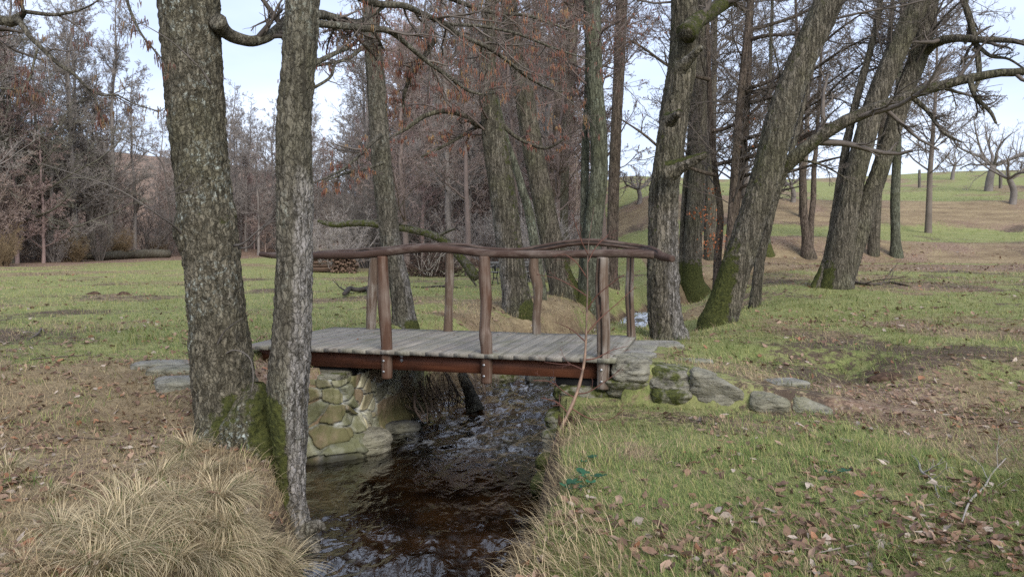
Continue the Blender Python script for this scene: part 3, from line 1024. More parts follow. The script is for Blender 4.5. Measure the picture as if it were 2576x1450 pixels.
slab(1612, 872, .42, 1.15, .10, 301, 'flat pale stone slab along the right end of the deck', ROTB, .035)
slab(1668, 866, .50, .62, .10, 302, 'flat stone slab beside the trunk at the right end of the bridge', ROTB + .2, .03)
slab(1600, 893, .40, .45, .10, 303, 'broken pale slab at the front corner of the deck, above the retaining wall', ROTB - .2, .03)
slab(1732, 905, .55, .30, .08, 304, 'narrow mossy slab sunk in the grass above the retaining wall', ROTB, .015, M_block, .3)
slab(1975, 962, .42, .34, .08, 305, 'grey paving slab half buried in bare earth beyond the retaining wall', .3, .03)
slab(408, 915, .62, .42, .12, 306, 'long flat slab lying in the leaves farthest left of the double alder', .1, .035)
slab(450, 932, .62, .42, .14, 307, 'flat mossy slab next to the trunk, between two other slabs', .0, .05, M_block, .3)
slab(455, 960, .5, .5, .22, 308, 'lowest grey slab leaning against the left trunk of the double alder', .5, .05)

for kk, (x, y, w, dp, h, lb) in enumerate([(1352, 957, .42, .30, .34, 'dark wet rock standing in the middle of the riffle behind the bridge'),
                                           (1262, 948, .55, .5, .45, 'mossy boulder on the far left bank behind the bridge'),
                                           (1300, 925, .4, .4, .3, 'small grey rock at the left edge of the riffle'),
                                           (1570, 835, .30, .3, .2, 'dark stone in the rapids behind the right end of the bridge'),
                                           (1608, 812, .35, .3, .2, 'dark stone farthest up the rapids beside the big trunk'),
                                           (920, 1128, .45, .6, .36, 'rough boulder at the foot of the left abutment wall'),
                                           (1005, 1078, .5, .3, .16, 'flat wet rock at the far foot of the left abutment wall')]):
    g = PZ(x, y, np.interp(y, [800, 940, 1150], [-.9, -1.08, -1.2]))
    p, q = rock((w, dp, h), 330 + kk, 12, 2.6, .18)
    o = MB()
    o.add(rot_z(p, kk * 1.1) + g + np.array([0, 0, h * .12]), q, m=.05 if kk != 1 else .5)
    tag(o.build('boulder', M_block if kk in (1, 5) else M_rock, None, True, origin=g), lb, 'rock')

# ------------------------------------------------------------------ trees: barks
M_alder = mat_bark('alder_bark', (.115, .100, .068), (.225, .200, .150), 24, .42, .62, (.36, .39, .35), .35, .8, .6, (26, 9))
M_alder2 = mat_bark('grey_bark', (.108, .094, .068), (.225, .202, .160), 22, .34, .35, (.33, .36, .31), .30, .7, .6)
M_oak = mat_bark('ridged_bark', (.110, .095, .068), (.240, .208, .162), 17, .20, .25, (.30, .31, .25), .40, .95, .6, (24, 1.7))
M_green = mat_bark('green_grey_bark', (.100, .100, .068), (.200, .202, .150), 14, .25, .5, (.25, .29, .23), .5, .6)
M_reddish = mat_bark('brown_bark', (.100, .076, .058), (.195, .152, .120), 16, .25, .15, (.26, .25, .22), .2, .6)
M_twig = mat_attr('twig_bark', .85, .15, .25, 6)
M_far = mat_attr('far_bark', .9, .1, .3, 1.5)
M_catkin = mat_attr('catkin', .8, .2, .2, 60)
M_oakleaf = mat_attr('withered_leaf', .8, .2, .25, 30, trans=.25)

TW_DARK = np.array([.110, .092, .078])
TW_RED = np.array([.145, .112, .098])
TW_GREY = np.array([.125, .110, .098])


def grow(S, D, L, R, n, wig, trop, rg, taper=.25, droop=0.0):
    M = len(S)
    pts = np.empty((M, n, 3))
    pts[:, 0] = S
    d = unit(D)
    st = (L / (n - 1))[:, None]
    for i in range(1, n):
        d = d + rg.normal(0, wig, (M, 3))
        d[:, 2] += trop - droop * i / n
        d = unit(d)
        pts[:, i] = pts[:, i - 1] + d * st
    rad = R[:, None] * (1 - (1 - taper) * np.linspace(0, 1, n))
    return pts, rad


def spawn(pts, rad, L, k, t0, t1, ang, lf, rf, rg, rmin=.0015, up=0.0, flat=1.0):
    """k children per branch: start points, directions, lengths, radii."""
    M, n, _ = pts.shape
    par = np.repeat(np.arange(M), k)
    t = rg.uniform(t0, t1, len(par)) * (n - 1)
    i = np.minimum(t.astype(int), n - 2)
    f = (t - i)[:, None]
    S = pts[par, i] * (1 - f) + pts[par, i + 1] * f
    T = unit(pts[par, i + 1] - pts[par, i])
    r = rad[par, i] * (1 - f[:, 0]) + rad[par, i + 1] * f[:, 0]
    q = rg.normal(0, 1, (len(par), 3))
    q[:, 2] *= flat
    q[:, 2] += up
    q = unit(q - T * (q * T).sum(1, keepdims=True))
    a = rg.normal(ang, .22, len(par))[:, None]
    D = T * np.cos(a) + q * np.sin(a)
    Lc = L[par] * lf * rg.uniform(.55, 1.2, len(par)) * (1.15 - .6 * t / (n - 1))
    Rc = np.maximum(np.minimum(r * .8, r * rf * rg.uniform(.7, 1.2, len(par))), rmin)
    return S, D, Lc, Rc


def stack(paths, n=14):
    """Traced limbs [(pts, radii)] resampled to n points each."""
    P_, R2 = [], []
    for p, r in paths:
        c = catmull(np.column_stack([p, r]), n)
        P_.append(c[:, :3])
        R2.append(c[:, 3])
    P_, R2 = np.array(P_), np.array(R2)
    return P_, R2, np.linalg.norm(np.diff(P_, axis=1), axis=2).sum(1)


def sprays(mb, P0, R0, L0, rg, levels, tint, rmin=.0016, sides=(4, 3, 3, 3), near=None, tips=None):
    """Side branches over side branches. levels: (k, t0, ang, len factor, n, wiggle, up)."""
    pts, rad, L = P0, R0, L0
    for j, (kk, t0, ang, lf, n, wig, up) in enumerate(levels):
        S, D, Lc, Rc = spawn(pts, rad, L, kk, t0, .99, ang, lf, .55, rg, rmin, up)
        pts, rad = grow(S, D, Lc, Rc, n, wig, .02, rg, .35)
        rad = np.maximum(rad, rmin * .8)
        L = Lc
        c = np.asarray(tint) * rg.uniform(.7, 1.3, (len(S), 1)) * (1 + .18 * j)
        mb.tubes(pts, rad, sides[min(j, 3)], col=c)
    return pts, rad, L


def bark_trunk(path, rad, moss=None, pale=None, amp=.010, cell=22, step=.02, fine_to=3.4, sides=None, seed=1, lumps=(), lump_amp=.05, mb=None, ragged=False, zs=.28):
    """A trunk with real ridged bark. path (k,3) from the ground up; moss, pale: functions of (points, outward normals)."""
    path, rad = np.asarray(path, float), np.asarray(rad, float)
    fine = catmull(np.column_stack([path, rad]), 400)
    s = np.concatenate([[0], np.cumsum(np.linalg.norm(np.diff(fine[:, :3], axis=0), axis=1))])
    z = fine[:, 2]
    sf = np.interp(fine_to, z, s) if z[-1] > fine_to else s[-1]
    st = np.concatenate([np.arange(0, sf, step), np.linspace(sf, s[-1], max(2, int((s[-1] - sf) / .3) + 2))[(0 if sf < s[-1] else 1):]])
    pr = np.stack([np.interp(st, s, fine[:, j]) for j in range(4)], -1)
    p, r = pr[:, :3], pr[:, 3]
    if sides is None:
        sides = int(np.clip(2 * pi * r.max() / step, 12, 150))
    t = unit(np.gradient(p, axis=0))
    ref = np.array([0, 1.0, 0])
    e1 = unit(ref - t * (t @ ref)[:, None])
    e2 = np.cross(t, e1)
    th = np.arange(sides) * 2 * pi / sides
    TH, SS = np.meshgrid(th, st)
    nrm = np.cos(TH)[..., None] * e1[:, None, :] + np.sin(TH)[..., None] * e2[:, None, :]
    v = p[:, None, :] + r[:, None, None] * nrm
    low = 1 + lump_amp * 2 * (fbm(np.stack([np.cos(TH) * 1.1, np.sin(TH) * 1.1, SS * 1.3], -1) + seed * 3.1, 3, seed) - .5)
    wq = np.stack([fbm(v * 11 + 5 * k_, 3, seed + 3 + k_) for k_ in range(3)], -1) - .5
    q = (v + .10 * wq) * np.array([cell, cell, cell * zs])
    f1, f2, cid = voronoi(q, seed)
    ridge = np.clip((f2 - f1) * 1.7, 0, 1)
    dr = amp * (ridge - .7) + amp * .8 * (cid - .5) + amp * .8 * (fbm(v * 40, 2, seed + 5) - .5)
    rr = r[:, None] * low + dr
    for (lx, ly, lz, ls, la) in lumps:           # burls and flares
        d2 = ((v - np.array([lx, ly, lz])) ** 2).sum(-1)
        rr = rr + la * np.exp(-d2 / ls ** 2)
    m = np.zeros(TH.shape) if moss is None else np.clip(moss(v, nrm), 0, 1)
    rr = rr + .028 * np.clip(m - .45, 0, 1) * (fbm(v * 26, 3, seed + 8) - .1)
    if ragged:
        rr = rr * (1 - .0)
    v = p[:, None, :] + rr[..., None] * nrm
    pl = np.zeros(TH.shape) if pale is None else np.clip(pale(v, nrm), 0, 1)
    i = np.arange(TH.size).reshape(TH.shape)
    qd = np.stack([i[:-1], np.roll(i[:-1], -1, 1), np.roll(i[1:], -1, 1), i[1:]], -1).reshape(-1, 4)
    mb = mb or MB()
    mb.add(v.reshape(-1, 3), qd, col=np.repeat(pl.reshape(-1, 1), 3, 1), m=m.ravel())
    if ragged:
        c0 = mb.n - sides
        mb.add([p[-1] - t[-1] * r[-1] * .8])
        a = c0 + np.arange(sides)
        mb.t.append(np.stack([a, c0 + (np.arange(sides) + 1) % sides, np.full(sides, mb.n - 1)], -1))
    return mb


def px_trunk(pts, Y0, dY=0.0, sink=.35, top=None):
    """pts: (x, y, width) from the base up; depth Y0 at the base changing by dY per metre of height."""
    out, rad = [], []
    z0 = P(pts[0][0], pts[0][1], Y0)[2]
    for x, y, w in pts:
        Y = Y0
        for _ in range(4):
            Y = Y0 + dY * (P(x, y, Y)[2] - z0)
        out.append(P(x, y, Y))
        rad.append(w * Y / FPX / 2)
    out, rad = np.array(out), np.array(rad)
    tn = unit(np.gradient(np.array([q_[:2] for q_ in pts], float), axis=0))
    rad = rad * .94 * (.25 + .75 * np.abs(tn[:, 1]))
    if sink:
        d = out[0] - out[1]
        d = d / abs(d[2]) if abs(d[2]) > .02 else np.array([0, 0, -1.])
        out = np.vstack([out[0] + d * np.array([.5, .5, 1]) * sink, out])
        rad = np.concatenate([[rad[0] * 1.08], rad])
    if top:
        d = unit(out[-1] - out[-3])
        d = unit(d + np.array([0, 0, .35]))
        need = top - out[-1][2]
        if need > .3:
            e1 = out[-1] + d * need * .5
            e2 = out[-1] + d * need
            out = np.vstack([out, e1, e2])
            rad = np.concatenate([rad, [rad[-1] * .72, rad[-1] * .35]])
    return out, rad


def px_limb(pts, Y0, Y1):
    n = len(pts)
    p, r = [], []
    for i, (x, y, w) in enumerate(pts):
        Y = Y0 + (Y1 - Y0) * i / (n - 1)
        p.append(P(x, y, Y))
        r.append(w * Y / FPX / 2)
    return np.array(p), np.array(r)


def limb_mb(mb, limbs, n=26, sides=9, tint=None, lump=.12, seed=0, moss=None):
    for j, (p, r) in enumerate(limbs):
        c = catmull(np.column_stack([p, r]), n)
        rr = c[:, 3] * (1 + lump * 2 * (fbm(c[:, :3] * 4.0 + seed + j, 3, 5) - .5))
        pp = c[:, :3] + (c[:, 3] * .5)[:, None] * (np.stack([fbm(c[:, :3] * 2.2 + 7 * q_ + j, 3, 9) for q_ in range(3)], -1) - .5)
        mb.tubes(pp, rr, sides, col=tint, caps=True, m=None if moss is None else np.full(n, moss))


def catkins(mb, pts, rg, count, length=.055, rad=.0042, cols=((.20, .088, .064), (.27, .125, .066), (.31, .19, .085), (.16, .085, .070)), w=(.45, .22, .10, .23)):
    """Hanging catkins in small bunches under the twig ends."""
    M, n, _ = pts.shape
    i = rg.integers(0, M, count)
    base = pts[i, -1] * .9 + pts[i, -2] * .1
    nb = 3
    base = np.repeat(base, nb, 0) + rg.normal(0, .014, (count * nb, 3))
    L = length * rg.uniform(.6, 1.3, len(base))
    dr = np.stack([rg.normal(0, .12, len(base)), rg.normal(0, .12, len(base)), -np.ones(len(base))], -1)
    p = np.stack([base, base + dr * (L * .15)[:, None], base + dr * (L * .6)[:, None], base + dr * L[:, None]], 1)
    r = rad * np.array([.35, 1, .95, .3])[None] * rg.uniform(.8, 1.2, (len(base), 1))
    c = np.asarray(cols)[np.repeat(rg.choice(len(cols), count, p=w), nb)] * rg.uniform(.75, 1.25, (len(base), 1))
    mb.tubes(p, r, 4, col=c)


# ------------------------------------------------------------------ the double alder in front
rg = np.random.default_rng(11)
A1 = [(606, 1180, 215), (592, 1100, 190), (575, 1010, 172), (562, 950, 165), (552, 850, 156), (541, 750, 148), (536, 680, 146), (527, 610, 150), (520, 560, 152), (515, 500, 143),
      (505, 400, 142), (496, 300, 146), (488, 200, 149), (481, 100, 152), (475, 0, 155), (470, -120, 154)]
YA = 6.15
pA, rA = px_trunk(A1, YA, .02, .45, 9.5)
A2 = [(742, 1370, 112), (735, 1300, 90), (731, 1240, 82), (731, 1160, 84), (728, 1080, 98), (724, 1000, 108), (728, 930, 110), (733, 860, 106), (737, 780, 101), (739, 700, 98), (741, 600, 98),
      (742, 500, 98), (739, 400, 94), (739, 300, 91), (748, 200, 90), (756, 100, 92), (762, 0, 87), (768, -120, 84)]
YB = 5.85
pB, rB = px_trunk(A2, YB, .0, .25, 9.0)
zb = lambda y, Y=6.0: P(640, y, Y)[2]
zM0, zM1 = zb(1230), zb(1000)


def mossA(v, n):
    x, z = v[..., 0], v[..., 2]
    right = sstep(-.4, .6, n[..., 0])
    lim = zb(985) - .0 + .10 * (right - .5)
    return .95 * sstep(lim + .12, lim - .22, z) * (.55 + .45 * right) * (.35 + .65 * sstep(-.2, .2, n[..., 0] + .3)) + .35 * np.exp(-((z - P(560, 545, YA)[2]) / .09) ** 2) * right


def mossB(v, n):
    z = v[..., 2]
    left = sstep(.5, -.45, n[..., 0])
    return .95 * left * sstep(zb(955), zb(1010), z) + .25 * sstep(zb(1000), zb(1200), z) * left


def paleA(v, n):
    return .45 * sstep(-.3, .9, n[..., 0]) * sstep(3.0, .5, v[..., 2])


def paleB(v, n):
    z = v[..., 2]
    return (.2 + .8 * sstep(-.15, .55, n[..., 0])) * (.35 + .65 * sstep(P(740, 350, 5.8)[2], P(740, 560, 5.8)[2], z))


bA = P(600, 1120, YA)
alder = thing('double_alder', 'big double trunked alder with mossy foot and pale lichen in front of the bridge', 'tree', (bA[0], bA[1], -.45))
q1 = P(447, 590, YA)
q2 = P(603, 545, YA)
mbA = bark_trunk(pA, rA, mossA, paleA, .014, 20, .0125, 3.3, 132, 3, [(q1[0], q1[1], q1[2], .11, .045), (q2[0] - .03, q2[1], q2[2], .10, .03), (bA[0] - .2, bA[1] - .1, -.5, .22, .05)], .035)
part(mbA, 'trunk', M_alder, alder, True)
fl = P(742, 1365, YB)
mbB = bark_trunk(pB, rB, mossB, paleB, .012, 23, .0115, 3.3, 118, 5, [(fl[0] + .02, fl[1] - .05, fl[2], .14, .05), (fl[0] + .10, fl[1], fl[2] - .05, .12, .06)], .04)
part(mbB, 'trunk', M_alder2, alder, True)
# the mossy mass between the stems, running down to the stream
pm, rm = px_trunk([(676, 1310, 110), (650, 1230, 165), (630, 1150, 190), (628, 1080, 180), (640, 1020, 140), (648, 985, 80), (652, 960, 24)], 6.06, 0, .5)
part(bark_trunk(pm, rm, lambda v, n: .10 + .42 * sstep(zb(1170), zb(1060), v[..., 2] + .12 * np.sin(v[..., 0] * 9)) + .30 * sstep(.1, .7, n[..., 0]), None, .020, 17, .014, 3, 100, 9, (), .30), 'root_base', M_alder, alder, True)
for (pts, Y0, Y1) in [([(745, 1350, 60), (775, 1330, 44), (800, 1318, 26), (815, 1330, 14)], 5.8, 5.75), ([(735, 1360, 60), (725, 1395, 46), (735, 1425, 24)], 5.75, 5.55),
                      ([(750, 1365, 60), (785, 1372, 40), (800, 1400, 20)], 5.8, 5.6), ([(700, 1270, 60), (690, 1320, 50), (700, 1370, 30)], 5.8, 5.6), ([(560, 1150, 70), (515, 1170, 48), (490, 1200, 20)], 6.1, 5.95)]:
    p, r = px_limb(pts, Y0, Y1)
    rt = MB()
    limb_mb(rt, [(p, r)], 20, 12, (.6, .6, .6), .2, 3)
    part(rt, 'root', M_alder2, alder, True)

limbs = MB()
LIMB = [px_limb([(545, 52, 46), (562, 76, 34), (590, 94, 30), (632, 103, 27), (670, 95, 25), (698, 74, 24), (722, 50, 22), (752, 10, 20), (790, -50, 16)], 6.1, 6.9),
        px_limb([(780, 40, 26), (810, 38, 22), (844, 45, 19), (898, 56, 17), (930, 40, 13), (972, 10, 12), (1010, -30, 9)], 5.9, 7.2),
        px_limb([(780, 58, 24), (805, 61, 20), (864, 66, 18), (913, 71, 17), (976, 77, 16), (1015, 105, 13), (1059, 142, 12), (1094, 169, 11), (1133, 195, 10), (1177, 227, 8), (1221, 238, 6), (1255, 232, 4)], 5.9, 7.6),
        px_limb([(860, -30, 22), (937, 7, 17), (1015, 15, 16), (1059, 34, 15), (1108, 54, 14), (1157, 88, 12), (1221, 117, 11), (1274, 151, 9), (1328, 195, 8), (1387, 225, 5), (1430, 232, 3)], 6.3, 8.6),
        px_limb([(1059, 34, 10), (1130, 60, 9), (1210, 66, 8), (1300, 85, 7), (1390, 120, 6), (1480, 150, 3)], 7.0, 9.0),
        px_limb([(1094, 100, 14), (1062, 150, 13), (1036, 180, 11), (1024, 215, 10), (1014, 254, 8), (1018, 293, 5)], 7.4, 7.7),
        px_limb([(1010, -60, 16), (1120, -10, 13), (1230, 30, 10), (1330, 40, 8), (1430, 75, 5)], 7.0, 9.2),
        px_limb([(790, 161, 13), (849, 132, 11), (888, 112, 9), (930, 60, 6)], 5.9, 6.8),
        px_limb([(783, 225, 8), (830, 195, 7), (845, 160, 5), (880, 150, 3)], 5.9, 6.3)]
for j_, l_ in enumerate(LIMB):
    limbs = MB()
    limb_mb(limbs, [l_], 40, 9, (.25, .25, .25), .10, 2 + j_)
    part(limbs, 'limb', M_alder2, alder, True)
P0, R0, L0 = stack(LIMB[1:7], 18)
tw = MB()
t2 = sprays(tw, P0, R0, L0, rg, [(15, .18, .75, .30, 8, .16, .05), (7, .15, .7, .48, 6, .2, .0), (5, .15, .7, .55, 4, .22, 0)], TW_DARK * 1.15, .0022)
P0, R0, L0 = stack([LIMB[0], LIMB[7], LIMB[8]], 14)
sprays(tw, P0, R0, L0, rg, [(7, .3, .8, .45, 8, .16, .05), (6, .2, .7, .5, 6, .2, 0), (4, .2, .7, .5, 4, .22, 0)], TW_DARK, .0018)
up = np.array([pA[-4], pB[-4], pA[-3], pB[-3]])
P0, R0, L0 = stack([(pA[-5:], rA[-5:]), (pB[-5:], rB[-5:])], 12)
sprays(tw, P0, R0, L0, rg, [(12, .3, 1.0, .55, 9, .12, .1), (8, .2, .7, .4, 6, .16, .05), (5, .2, .7, .45, 4, .2, 0)], TW_DARK, .0025)
TWL = [([(472, 600, 14), (450, 580, 7), (430, 562, 5), (400, 542, 4), (366, 518, 3.4), (293, 474, 3), (195, 440, 2.4), (98, 410, 1.6)], 6.1, 5.2),
       ([(430, 562, 4), (421, 488, 3), (405, 405, 3), (360, 375, 2.6), (312, 352, 2.4), (195, 293, 1.5)], 6.0, 5.4),
       ([(421, 488, 2.6), (450, 470, 2.2), (478, 440, 2)], 5.9, 5.7), ([(425, 490, 2), (470, 480, 1.8), (510, 465, 1.3)], 5.9, 5.6),
       ([(590, 618, 9), (612, 612, 5), (650, 580, 4), (708, 537, 3.4), (781, 493, 2.8), (837, 459, 2), (870, 440, 1.4)], 6.1, 5.6),
       ([(600, 624, 6), (630, 618, 3.5), (680, 560, 2.6), (760, 553, 2), (800, 548, 1.2)], 6.1, 5.6),
       ([(530, 212, 9), (510, 180, 4), (493, 161, 3.2), (450, 120, 3), (415, 93, 2.6), (342, 49, 2), (300, 10, 1.5)], 5.98, 5.5),
       ([(535, 892, 6), (560, 840, 3.4), (580, 820, 2.6), (610, 800, 1.6)], 6.0, 5.7), ([(548, 900, 4), (590, 880, 3), (628, 900, 3), (637, 950, 2.6), (632, 985, 1.6)], 6.0, 5.75)]
tl = [px_limb(a, b, c) for a, b, c in TWL]
limb_mb(tw, tl, 30, 5, TW_GREY, .1, 4)
P0, R0, L0 = stack(tl[:7], 14)
sprays(tw, P0, R0, L0, rg, [(5, .3, .6, .22, 5, .16, .05), (3, .2, .6, .4, 4, .2, 0)], TW_GREY, .0011)
part(tw, 'twigs', M_twig, alder)
ck = MB()
catkins(ck, t2[0], rg, 900, .052, .0034)
tag(part(ck, 'catkins', M_catkin, alder), kind='stuff')

# ------------------------------------------------------------------ the other trees by the stream, each traced
TREES = []


def tree(name, label, base, pts, mat, moss=None, pale=None, dY=0.0, Y=None, cell=20, amp=.010, step=.022, top=None, limbs=(), crown=None, tint=TW_DARK, seed=1, lumps=(), catk=0,
         lump=.05, stems=(), group=None, bare=.3, limb_moss=None, zs=None):
    zs = zs or (.13 if mat == M_oak else .26)
    """A traced tree: pts (x, y, width) for the trunk, more stems in stems, traced limbs, and a crown of twigs grown on them."""
    g = hit(*base)
    Y = Y or g[1]
    rgt = np.random.default_rng(seed)
    root = thing(name, label, 'tree', g, group)
    step = max(step, Y * .0018)
    P_, R2 = px_trunk(pts, Y, dY, .45, top or 3.5 + .42 * Y)
    part(bark_trunk(P_, R2, moss, pale, amp, cell, step, 1.3 + .36 * Y, None, seed, lumps, lump, None, False, zs), 'trunk', mat, root, True)
    grown = [(P_, R2)]
    for st, sdY in stems:
        p, r = px_trunk(st, Y, sdY, .4, top or 3.5 + .42 * Y)
        part(bark_trunk(p, r, moss, pale, amp, cell, step, 1.3 + .36 * Y, None, seed + 3, (), lump, None, False, zs), 'trunk', mat, root, True)
        grown.append((p, r))
    lim = [px_limb(*a) for a in limbs]
    if lim:
        for j_, l_ in enumerate(lim):
            lb = MB()
            limb_mb(lb, [l_], 32, 9, (.25, .25, .25), .10, seed + j_, limb_moss)
            part(lb, 'limb', mat, root, True)
    tb = MB()
    tips = []
    if crown:
        k0, ln, lv = crown
        for p, r in grown:
            P0, R0, L0 = stack([(p, r)], 20)
            S, D, Lc, Rc = spawn(P0, R0, L0 * 0 + 1, int(k0 * 1.7), bare, .98, 1.05, 1, .34, rgt, .006, .15)
            Lc = ln * rgt.uniform(.5, 1.25, len(S))
            a, b = grow(S, D, Lc, np.minimum(Rc, Lc * .0095), 10, .13, .035, rgt, .25)
            tb.tubes(a, b, 5, col=np.asarray(tint) * rgt.uniform(.8, 1.1, (len(S), 1)))
            tips.append(sprays(tb, a, b, Lc, rgt, lv, tint, .00024 * Y)[0])
    if lim:
        P0, R0, L0 = stack(lim, 16)
        tips.append(sprays(tb, P0, R0, L0, rgt, [(9, .2, .8, .30, 8, .15, .05), (6, .15, .7, .45, 6, .18, 0), (4, .15, .7, .5, 4, .2, 0)], tint, .00024 * Y)[0])
    if tb.n:
        part(tb, 'twigs', M_twig, root)
    if catk and tips:
        cb = MB()
        for t in tips:
            catkins(cb, t, rgt, int(catk * .6) // len(tips), .06, .00050 * Y)
        tag(part(cb, 'catkins', M_catkin, root), kind='stuff')
    TREES.append((root, g))
    return root, g


LV = [(7, .2, .75, .42, 7, .16, .03), (6, .15, .7, .46, 5, .2, 0), (4, .15, .7, .5, 4, .22, 0)]


def low_moss(z, side=0, h=.5, k_=1.0):
    return lambda v, n: k_ * sstep(z + h, z - .05, v[..., 2]) * (1 if side == 0 else .25 + .75 * sstep(-.4, .5, n[..., 0] * side))


tree('alder_tree', 'slim grey trunk just behind the left half of the bridge', (1010, 822),
     [(1018, 826, 78), (1016, 800, 66), (1012, 760, 60), (1002, 700, 56), (990, 650, 53), (981, 600, 55), (972, 520, 56), (963, 440, 55), (955, 350, 53), (949, 250, 52), (941, 150, 48), (935, 50, 44), (930, -60, 42)],
     M_alder2, lambda v, n: .9 * sstep(-.2, .5, n[..., 0]) * sstep(.12, -.05, v[..., 2]), lambda v, n: .8 * sstep(-.1, .7, n[..., 0]) * sstep(2.4, .8, v[..., 2]), seed=21,
     limbs=[([(958, 340, 12), (932, 362, 11), (898, 396, 9), (864, 425, 8), (830, 442, 6), (790, 460, 3)], 11.1, 9.6),
            ([(962, 410, 9), (920, 425, 8), (870, 435, 7), (820, 455, 4)], 11.1, 10.2),
            ([(938, 95, 13), (905, 125, 11), (870, 150, 9), (800, 165, 7), (740, 190, 4)], 11.1, 9.8)], crown=(14, 1.8, LV), bare=.42, tint=TW_DARK * 1.1, catk=500)

tree('alder_tree', 'stout mossy ridged trunk in the middle, next to the iron bench', (1290, 780),
     [(1303, 782, 92), (1300, 750, 80), (1292, 700, 73), (1284, 640, 70), (1275, 570, 70), (1266, 500, 71), (1255, 420, 70), (1244, 350, 66), (1234, 290, 52), (1228, 200, 40), (1232, 100, 38), (1238, 0, 36), (1240, -60, 34)],
     M_oak, lambda v, n: .9 * sstep(0, .5, n[..., 0] + .2) * sstep(.15, -.1, v[..., 2] + .0) + .40 * sstep(.0, .6, n[..., 0]), lambda v, n: .75 * sstep(.2, -.6, n[..., 0]) * sstep(3.5, 1.5, v[..., 2]), seed=22,
     limbs=[([(1246, 330, 22), (1222, 318, 18), (1196, 312, 15), (1162, 288, 14), (1113, 279, 13), (1064, 293, 12), (1025, 322, 10), (996, 338, 7), (960, 360, 4)], 16, 14.2),
            ([(1225, 300, 12), (1180, 330, 10), (1130, 360, 8), (1060, 395, 5)], 16, 15),
            ([(1250, 300, 16), (1300, 345, 10), (1370, 372, 8), (1420, 350, 4)], 16, 15.2)], crown=(18, 2.6, LV), bare=.35, tint=TW_RED, catk=900)

tree('alder_tree', 'second mossy trunk in the middle leaning left, behind the stout one', (1415, 742),
     [(1424, 745, 92), (1410, 700, 72), (1397, 650, 64), (1384, 590, 60), (1370, 520, 58), (1352, 430, 57), (1336, 350, 55), (1320, 250, 52), (1302, 150, 48), (1285, 50, 45), (1274, -60, 42)],
     M_oak, lambda v, n: .75 * sstep(.05, .7, n[..., 0]) * sstep(2.0, .0, v[..., 2]), None, seed=23, crown=(20, 2.8, LV), bare=.4, tint=TW_RED, catk=1000)

tree('sapling_tree', 'smooth thin trunk leaning left between the two mossy trunks', (1362, 725),
     [(1362, 725, 26), (1350, 650, 27), (1343, 600, 27), (1330, 530, 25), (1312, 470, 22), (1294, 410, 19), (1280, 370, 16), (1266, 320, 14), (1250, 250, 12)],
     M_green, seed=24, crown=(9, 1.5, LV[:2]), bare=.5, cell=30, amp=.003, tint=TW_GREY, Y=17.5, top=6.5)

tree('alder_tree', 'grey green forked trunk standing on the straw bank in the middle', (1480, 770),
     [(1474, 775, 66), (1478, 740, 50), (1484, 690, 46), (1489, 620, 47), (1496, 540, 48), (1505, 460, 48), (1508, 400, 46), (1503, 300, 45), (1496, 200, 44), (1492, 100, 44), (1490, 0, 44), (1488, -60, 42)],
     M_green, lambda v, n: .8 * sstep(.5, -.2, v[..., 2]) * sstep(-.6, .4, -n[..., 0] + .3), None, seed=25,
     stems=[([(1462, 770, 26), (1468, 650, 24), (1470, 540, 23), (1472, 400, 22), (1478, 250, 20), (1482, 100, 18)], .15)], crown=(20, 2.6, LV), bare=.45, tint=TW_RED, catk=1000, cell=16)

tree('alder_tree', 'straight reddish brown trunk right of the grey green forked one', (1541, 722),
     [(1541, 724, 40), (1540, 690, 33), (1541, 600, 31), (1543, 500, 30), (1547, 400, 30), (1551, 300, 29), (1556, 200, 30), (1560, 100, 31), (1564, 0, 31), (1566, -60, 30)],
     M_reddish, seed=26, crown=(20, 2.6, LV), bare=.5, tint=TW_RED, catk=700)

tree('alder_tree', 'dark slim trunk with a mossy foot, left of the grey green one', (1417, 668),
     [(1418, 670, 36), (1416, 600, 31), (1416, 500, 30), (1420, 400, 29), (1428, 300, 30), (1434, 200, 31), (1438, 100, 31), (1441, 0, 30), (1443, -60, 29)],
     M_oak, lambda v, n: .6 * sstep(1.6, .3, v[..., 2]), seed=27, crown=(18, 3, LV), bare=.4, tint=TW_RED, catk=500)
tree('alder_tree', 'thin trunk seen in the gap behind the two mossy middle trunks', (1388, 655),
     [(1388, 656, 24), (1386, 560, 22), (1390, 450, 21), (1400, 320, 20), (1410, 180, 18), (1424, 20, 17)], M_reddish, seed=28, crown=(12, 2.6, LV[:2]), bare=.4, tint=TW_RED)

big_l = [(1715, 408, .07), (1660, 335, .0)]
tree('oak_tree', 'thick ridged trunk with sawn off branch stubs at the right end of the bridge', (1682, 848),
     [(1682, 852, 112), (1678, 830, 96), (1672, 790, 90), (1669, 740, 87), (1668, 690, 84), (1668, 640, 82), (1668, 580, 80), (1669, 520, 78), (1673, 460, 78), (1681, 400, 76), (1690, 330, 76), (1702, 250, 76), (1714, 180, 76), (1720, 110, 74), (1722, 40, 70), (1723, -60, 66)],
     M_oak, lambda v, n: .30 * sstep(.2, -.7, n[..., 0]), lambda v, n: .35 + .65 * sstep(-.4, .5, n[..., 0]) * sstep(2.6, .6, v[..., 2]), seed=29, cell=19, amp=.016, step=.017,
     lumps=[(*P(1700, 285, 9.9), .16, .05), (*P(1636, 355, 10.1), .16, .05), (*P(1632, 510, 10.1), .15, .04), (*P(1700, 405, 10.0), .2, .06), (*P(1735, 60, 10.1), .2, .06)],
     limbs=[([(1725, 85, 56), (1748, 60, 46), (1780, 36, 40), (1815, 12, 36), (1850, -10, 33), (1900, -40, 26)], 10.1, 10.8)], crown=(8, 2.2, LV), bare=.6, limb_moss=.55)
oak_root = TREES[-1][0]
